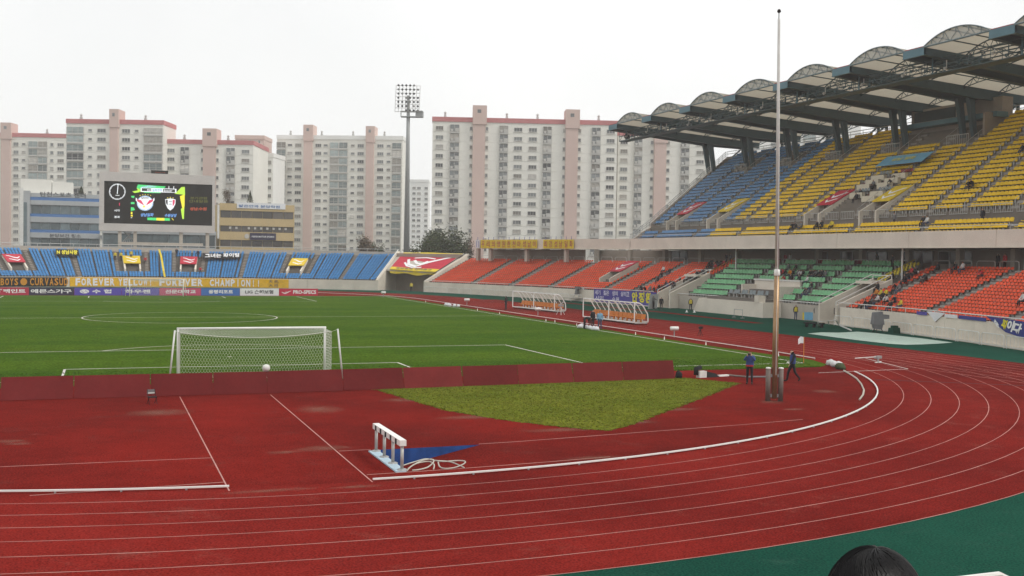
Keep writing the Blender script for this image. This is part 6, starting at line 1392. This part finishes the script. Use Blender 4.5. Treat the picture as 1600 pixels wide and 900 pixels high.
dugout(gz(801, 481.5)[:2], gz(866, 488.5)[:2], 'far dugout with curved white ribs and orange seats', 13)
dugout(gz(911, 497.5)[:2], gz(991, 507.5)[:2], 'near dugout with curved white ribs and orange seats behind the people at the touchline', 12)
# piles of bags
def bag_pile(L, label, m_='cloth_white', r=.28):
    root = empty('bag_pile', gz(*L[0]), label=label, cat='bags'); o0 = np.array(gz(*L[0]))
    for x, y in L:
        c = gz(x, y)-o0; g = MB(); k = random.uniform(.8, 1.2); g.lathe([(r*.5, .0), (r*k, .05), (r*.95*k, .18), (r*.6, .30), (r*.15, .36)], c+(0, 0, .018), 8)
        g.v = [(a+random.uniform(-.04, .04), b+random.uniform(-.04, .04), z+(random.uniform(-.03, .03) if z > .03 else 0)) for a, b, z in g.v]; g.build('bag', m_, root, True)
bag_pile([(906, 513), (909, 512), (917, 514), (922, 515), (928, 516), (932, 516.5)], 'pile of white bags at the touchline by the bending person')
bag_pile([(697, 477.5), (701, 478), (703, 479), (710, 479.5), (716, 480)], 'white bags lying on the touchline far from the people')
bag_pile([(1304, 573.5), (1310, 574), (1297, 571)], 'pale grey bag lying at the gap of the kerb rail', 'jacket_white', .3)
bag_pile([(1311.5, 577), (1315, 577.5)], 'dark green bag next to the pale grey one at the kerb gap', 'leaf', .26)
bag_pile([(1061, 591), (1060, 590)], 'round black bag at the right end of the red-brown boards', 'dark', .2)
# camera bags and box on the red surface
c = gz(1096, 590); t = empty('equipment_case', c, R(10), label='white case with black camera bag beside the boards', cat='case'); g = MB(); g.box(-.25, .25, -.15, .15, 0, .36); g.build('case', 'white_metal', t); g = MB(); g.tube([(-.35, .05, .16), (-.35, .05, .5), (.0, .1, .55)], .13, 7); g.build('black_bag', 'dark', t, True); g = MB(); g.hexa([(.3, -.2, 0), (1.1, -.25, 0), (1.1, .15, 0), (.3, .2, 0), (.35, -.1, .32), (.9, -.15, .2), (.9, .1, .2), (.35, .1, .32)]); g.build('black_cloth', 'dark', t); g = MB(); g.box(1.2, 1.9, -.12, .08, 0, .09); g.build('white_pack', 'white_paint', t)
for (xa, ya_), (xb, yb_), m_, lab in (((1134, 587), (1166, 590), 'concrete_dark', 'pale board lying flat behind the photographer'), ((1166, 590), (1199, 590), 'jacket_grey', 'grey board lying flat between photographer and flagpole')):
    a, b = gz(xa, ya_), gz(xb, yb_); g = MB(); g.beam(a+(0, 0, .05), b+(0, 0, .05), .3, .05); g.build('board', m_, label=lab, cat='board')
# green tarpaulin on the apron
out = [(1262, 521.5), (1283, 519.5), (1310, 520), (1340, 518.5), (1370, 521), (1400, 524.5), (1440, 529), (1489, 535.5), (1470, 537), (1440, 538.5), (1415, 539), (1390, 537.5), (1350, 533), (1310, 528)]
P2 = [gz(*q) for q in out]; cen = sum(P2)/len(P2); g = MB(); g.add([p+(0, 0, .02) for p in P2]+[(p*.6+cen*.4)+np.array([0, 0, random.uniform(.05, .13)]) for p in P2]+[cen+(0, 0, .1)], [(i, (i+1) % 14, 14+(i+1) % 14, 14+i) for i in range(14)]+[(14+i, 14+(i+1) % 14, 28) for i in range(14)]); g.build('tarpaulin', 'tarp', label='pale green tarpaulin spread over the green apron', cat='tarpaulin')
# covered television camera
c = gz(1371, 519.5); tv = empty('covered_camera', c, R(-20), label='television camera under a grey cover on a tripod by the right wall', cat='camera')
g = MB(); g.hexa([(-.55, -.4, .75), (.5, -.4, .75), (.5, .4, .75), (-.55, .4, .75), (-.45, -.3, 1.85), (.35, -.3, 1.95), (.35, .3, 1.95), (-.45, .3, 1.85)]); g.hexa([(.4, -.25, 1.25), (1.0, -.22, 1.3), (1.0, .22, 1.3), (.4, .25, 1.25), (.4, -.25, 1.7), (1.0, -.2, 1.65), (1.0, .2, 1.65), (.4, .25, 1.7)]); g.hexa([(-.35, -.35, .35), (.3, -.35, .3), (.3, .35, .3), (-.35, .35, .35), (-.45, -.35, .76), (.4, -.35, .76), (.4, .35, .76), (-.45, .35, .76)]); g.build('cover', 'jacket_grey', tv)
for a in (0, 2.1, 4.2): g = MB(); g.tube([(0, 0, .9), (.55*math.cos(a), .55*math.sin(a), 0)], .04, 5); g.build('leg', 'dark', tv)
c = gz(1397, 521); g = MB(); g.hexa([(-.45, -.35, 0), (.45, -.35, 0), (.45, .35, 0), (-.45, .35, 0), (-.4, -.3, .5), (.4, -.3, .55), (.4, .3, .55), (-.4, .3, .5)]); g.box(-.25, .3, -.2, .2, .5, .72); link('covered_box', g.mesh('covered_box', 'apron'), None, c, label='green covered box next to the covered television camera', cat='box')
# platform with broadcast camera behind the dugouts
pl = empty('camera_platform', plat, R(12), label='low camera platform with a white ledge behind the dugouts', cat='platform'); g = MB(); g.box(-2.4, 2.6, -1.0, 1.0, .42, .55); g.build('deck', 'concrete', pl)
for x in (-2.2, 0, 2.4):
    for y in (-.9, .9): g = MB(); g.tube([(x, y, 0), (x, y, .43)], .05, 5); g.build('leg', 'galv', pl)
tv = empty('broadcast_camera', plat+np.array([-.5, -.3, .55]), R(10), label='grey broadcast camera on a tripod worked by the operator in white', cat='camera'); g = MB(); g.box(-.2, .25, -.55, .35, 1.25, 1.65); g.box(-.12, .15, -1.0, -.55, 1.3, 1.58); g.build('body', 'jacket_grey', tv); g = MB(); g.hexa([(-.3, -.3, .5), (.3, -.3, .5), (.3, .3, .5), (-.3, .3, .5), (-.2, -.2, 1.26), (.2, -.2, 1.26), (.2, .2, 1.26), (-.2, .2, 1.26)]); g.build('cover', 'jacket_grey', tv)
for a in (.3, 2.4, 4.5): g = MB(); g.tube([(0, 0, .9), (.6*math.cos(a), .6*math.sin(a), 0)], .035, 5); g.build('leg', 'grey_metal', tv)
c = gz(876, 492); t = empty('tripod', c, label='white tripod stand with small black head between the two dugouts', cat='tripod')
for a in (.2, 2.3, 4.4): g = MB(); g.tube([(0, 0, .95), (.55*math.cos(a), .55*math.sin(a), 0)], .03, 5); g.build('leg', 'white_metal', t)
g = MB(); g.box(-.3, .3, -.12, .12, .95, 1.2); g.tube([(0, 0, 1.2), (.35, 0, 1.5)], .06, 6); g.build('head', 'grey_metal', t)
# bench, blue board and small things by the right tunnel
c = gz(1272, 511.5); t = empty('bench', c, R(-65), label='low black covered bench on the apron by the right tunnel', cat='bench'); g = MB(); g.box(-1.0, 1.0, -.3, .3, .34, .48); g.build('seat', 'dark', t)
for x in (-.8, 0, .8): g = MB(); g.box(x-.05, x+.05, -.25, .25, 0, .35); g.build('leg', 'dark', t)
c = gz(1264, 501.5); t = empty('notice_board', c, R(-60), label='sky-blue and yellow board standing before the person in the dark suit', cat='board'); g = MB(); g.box(-.55, .75, -.03, .03, .1, .95); g.build('panel', 'cloth_sky', t); g = MB(); g.box(-.75, -.55, -.03, .03, .1, .9); g.build('edge_panel', 'cloth_yellow', t); g = MB(); g.tube([(0, .05, .8), (0, .4, 0)], .03, 5); g.build('strut', 'grey_metal', t)
t = empty('pipe_rail', (0, 0, 0), label='white bent pipe rail at the mouth of the right tunnel', cat='rail'); g = MB(); A, B, C_, D_ = gz(1278, 503, .9), gz(1306, 500, .9), gz(1311, 508, .15), gz(1330, 516, .08); g.tube([gz(1279, 509), A, B, C_, D_], .07, 6); g.tube([gz(1295, 507), gz(1294, 500, .9)], .05, 5); g.build('pipe', 'white_metal', t)
# small practice hurdle in front of the podium, cones
a, b = gz(1147, 496), gz(1160, 497.5); g = MB()
for p in (a, b): g.tube([p, p+(0, 0, 1.0)], .03, 5); g.tube([p+(-.25, 0, .03), p+(.25, 0, .03)], .05, 5)
g.tube([a+(0, 0, .95), b+(0, 0, .95)], .03, 5); g.build('hurdle', 'grey_metal', label='thin grey hurdle in front of the pale podium', cat='hurdle')
for x, y in ((1073, 488), (1085, 488.3)): g = MB(); g.lathe([(.2, 0), (.2, .03), (.12, .05), (.04, .3)], (0, 0, 0), 8); link('traffic_cone', g.mesh('traffic_cone', 'white_paint', True), None, gz(x, y), label='small white cone at the feet of the steward before the green seats', cat='traffic cone', group='white cones by the steward')
c = gz(1372, 567); t = empty('start_stand', c, R(20), label='small grey equipment stand next to the white marks on the track', cat='stand'); g = MB(); g.box(-.3, .25, -.12, .12, .28, .45); g.build('head', 'grey_metal', t); g = MB(); g.tube([(0, 0, 0), (0, 0, .3)], .07, 6); g.tube([(-.2, .1, 0), (.2, -.1, .05)], .06, 5); g.build('foot', 'galv', t); g = MB(); g.tube([(-.3, 0, .4), (-1.9, .5, .35)], .03, 5); g.build('bar', 'white_metal', t)
c = gz(1094, 525); t = empty('small_stand', c, label='small dark equipment stand on the track near the white box', cat='stand'); g = MB()
for a in (0, 2.1, 4.2): g.tube([(0, 0, .6), (.25*math.cos(a), .25*math.sin(a), 0)], .025, 4)
g.build('leg', 'dark', t); g = MB(); g.box(-.12, .18, -.1, .1, .6, .8); g.build('head', 'dark', t)
a, b = gz(1012, 483), gz(1026, 481.5); t = empty('white_board', a, label='white board leaning at the right end of the purple banner', cat='board'); g = MB(); g.hexa([(0, 0, 0), b-a, b-a+(.05, 0, 0), (.05, 0, 0), (.4, .1, 1.9), b-a+(.3, .1, 1.9), b-a+(.35, .1, 1.9), (.45, .1, 1.9)]); g.build('panel', 'cloth_white', t)
# crowd barriers before the walls
proto = None
def barrier(s, o, w, n, lab, grp):
    g = MB(); P2 = lambda q, oo, z: np.array([q, oo, z]); loop_rail(g, P2, 0, w, 0, 0, 1.02, .035, n); return g.mesh('crowd_barrier', 'white_metal')
mR = barrier(0, 0, 3.15, 5, '', ''); mL = barrier(0, 0, 2.9, 9, '', '')
s = -19.6
while s > -60:
    p, q = ps(s, -.75, .0), ps(s-3.15, -.75, 0); d = q-p; link('crowd_barrier', mR, None, p, math.atan2(d[1], d[0]), label='rounded steel barrier standing before the right wall of orange seats', cat='barrier', group='steel barriers before the right wall'); s -= 3.5
s = 37
while s < 78:
    p, q = ps(s, -.7, 0), ps(s+2.9, -.7, 0); d = q-p; link('crowd_barrier', mL, None, p, math.atan2(d[1], d[0]), label='rounded steel barrier standing before the wall left of the purple banner', cat='barrier', group='steel barriers before the left wall'); s += 3.25

# ================================================================== THE STAND THE PICTURE IS TAKEN FROM
ns = empty('near_stand', (0, -50, 0), label='stand the picture is taken from with a white pipe rail', cat='stand'); ns.location = (0, 0, 0)
g = MB(); NR = .8
for i in range(19):
    y = -46.3-i*NR; z = 1.75+i*.248; g.box(-22, 22, y-NR, y, -.9, z)
g.build('terrace', 'concrete', ns)
wall_panels(lambda s, o, z: np.array([s, -46.3+o, z]), -22, 22, 0, -.9, 1.9, 4.4, 'concrete_pale', ns, th=.25)
xe = gY(1583, 897, -46.1)[0]; P3 = lambda q, oo, z: np.array([q, oo, z])
ztop = gY(1555, 898, -46.1)[2]
for k in range(-4, 5): g = MB(); loop_rail(g, P3, xe-2.6+k*3.0, xe+k*3.0, -46.1, 1.88, ztop-1.88, .035); g.build('loop_rail', 'white_paint', ns)
hc = gD(1366, 949, 2.08); fi = int((-46.3-(hc[1]-.15))/NR); floor = 1.75+fi*.248
lst = [((-20+j*.52, -46.3-i*NR-.42, 1.75+i*.248), (0, -1)) for i in range(1, 17) for j in range(74) if math.hypot(-20+j*.52-CAM[0], -46.72-i*NR-CAM[1]) > 1.3]
seat_block(lst, 'seat_red', ns)
# person in front: seated, seen from behind, only the hair shows in the frame
fdir = R(38)
J = {k: tuple(v) for k, v in POSE['sit'].items()}; me = skin_mesh(J, EG, RAD, 'body_front')
hd = np.array(J['head']); lift = hc[2]-floor-hd[2]
rotz = math.pi-fdir; rot = np.array([[math.cos(rotz), -math.sin(rotz)], [math.sin(rotz), math.cos(rotz)]]); off = rot@hd[:2]
fp_ = link('person', me, None, (hc[0]-off[0], hc[1]-off[1], hc[2]-hd[2]), rotz, label='dark-haired spectator in the foreground seen from behind', cat='person')
hm = mat('hair_strand', (.005, .0045, .005), rough=.36, var=.3, scale=30, spec=.17, island=.5)
rnd = random.Random(5); g = MB(); cr = np.array([0, .02, 0]); rx, ry, rz_ = .096, .108, .118
def hp(th, ph, k=1.): # th from crown, ph around
    return hd+np.array([rx*math.sin(th)*math.cos(ph), .01+ry*math.sin(th)*math.sin(ph), .0+rz_*math.cos(th)])*k
g2 = MB(); N1, N2 = 14, 24
for i in range(N1):
    for k in range(N2): g2.v.append(tuple(hp(.02+2.0*i/(N1-1), 2*math.pi*k/N2, .965)))
for i in range(N1-1):
    for k in range(N2): g2.f.append((i*N2+k, (i+1)*N2+k, (i+1)*N2+(k+1) % N2, i*N2+(k+1) % N2)); g2.m.append(0)
g2.build('hair_cap', 'hair', fp_, True)
for i in range(6500):
    ph = rnd.uniform(0, 2*math.pi); t0 = rnd.uniform(0.0, .9)**1.3; ln = rnd.uniform(.7, 1.3); cl_ = rnd.gauss(0, .07); k0 = rnd.uniform(.985, 1.004)+.012*math.sin(ph*14+2*math.sin(ph*5))
    pts = [hp(min(t0+ln*u, 2.1), ph+cl_*u*u+.5*u*(1 if math.cos(ph) > 0 else .6), k0+.012*math.sin(3*u)) for u in (0, .2, .4, .6, .8, 1)]
    g.tube(pts, [.0011, .0016, .0016, .0015, .0012, .0005], 3, caps=False)
hs_ = g.build('hair', 'hair_strand', fp_, True); hs_['kind'] = 'stuff'

# ================================================================== HAZE
HAZE = .0004
hb = MB(); hb.box(-1510, 1510, -410, 1810, -2.0, 56); hz_ = hb.build('haze', 'dark', kind='stuff'); hz_.data.materials.clear()
hm_ = bpy.data.materials.new('haze_air'); hm_.use_nodes = True; nt = hm_.node_tree; nt.nodes.clear(); ho = nt.nodes.new('ShaderNodeOutputMaterial'); pv = nt.nodes.new('ShaderNodeVolumePrincipled')
pv.inputs['Color'].default_value = (.985, .985, .985, 1); pv.inputs['Density'].default_value = HAZE; pv.inputs['Anisotropy'].default_value = .2; nt.links.new(pv.outputs[0], ho.inputs['Volume']); hz_.data.materials.append(hm_)
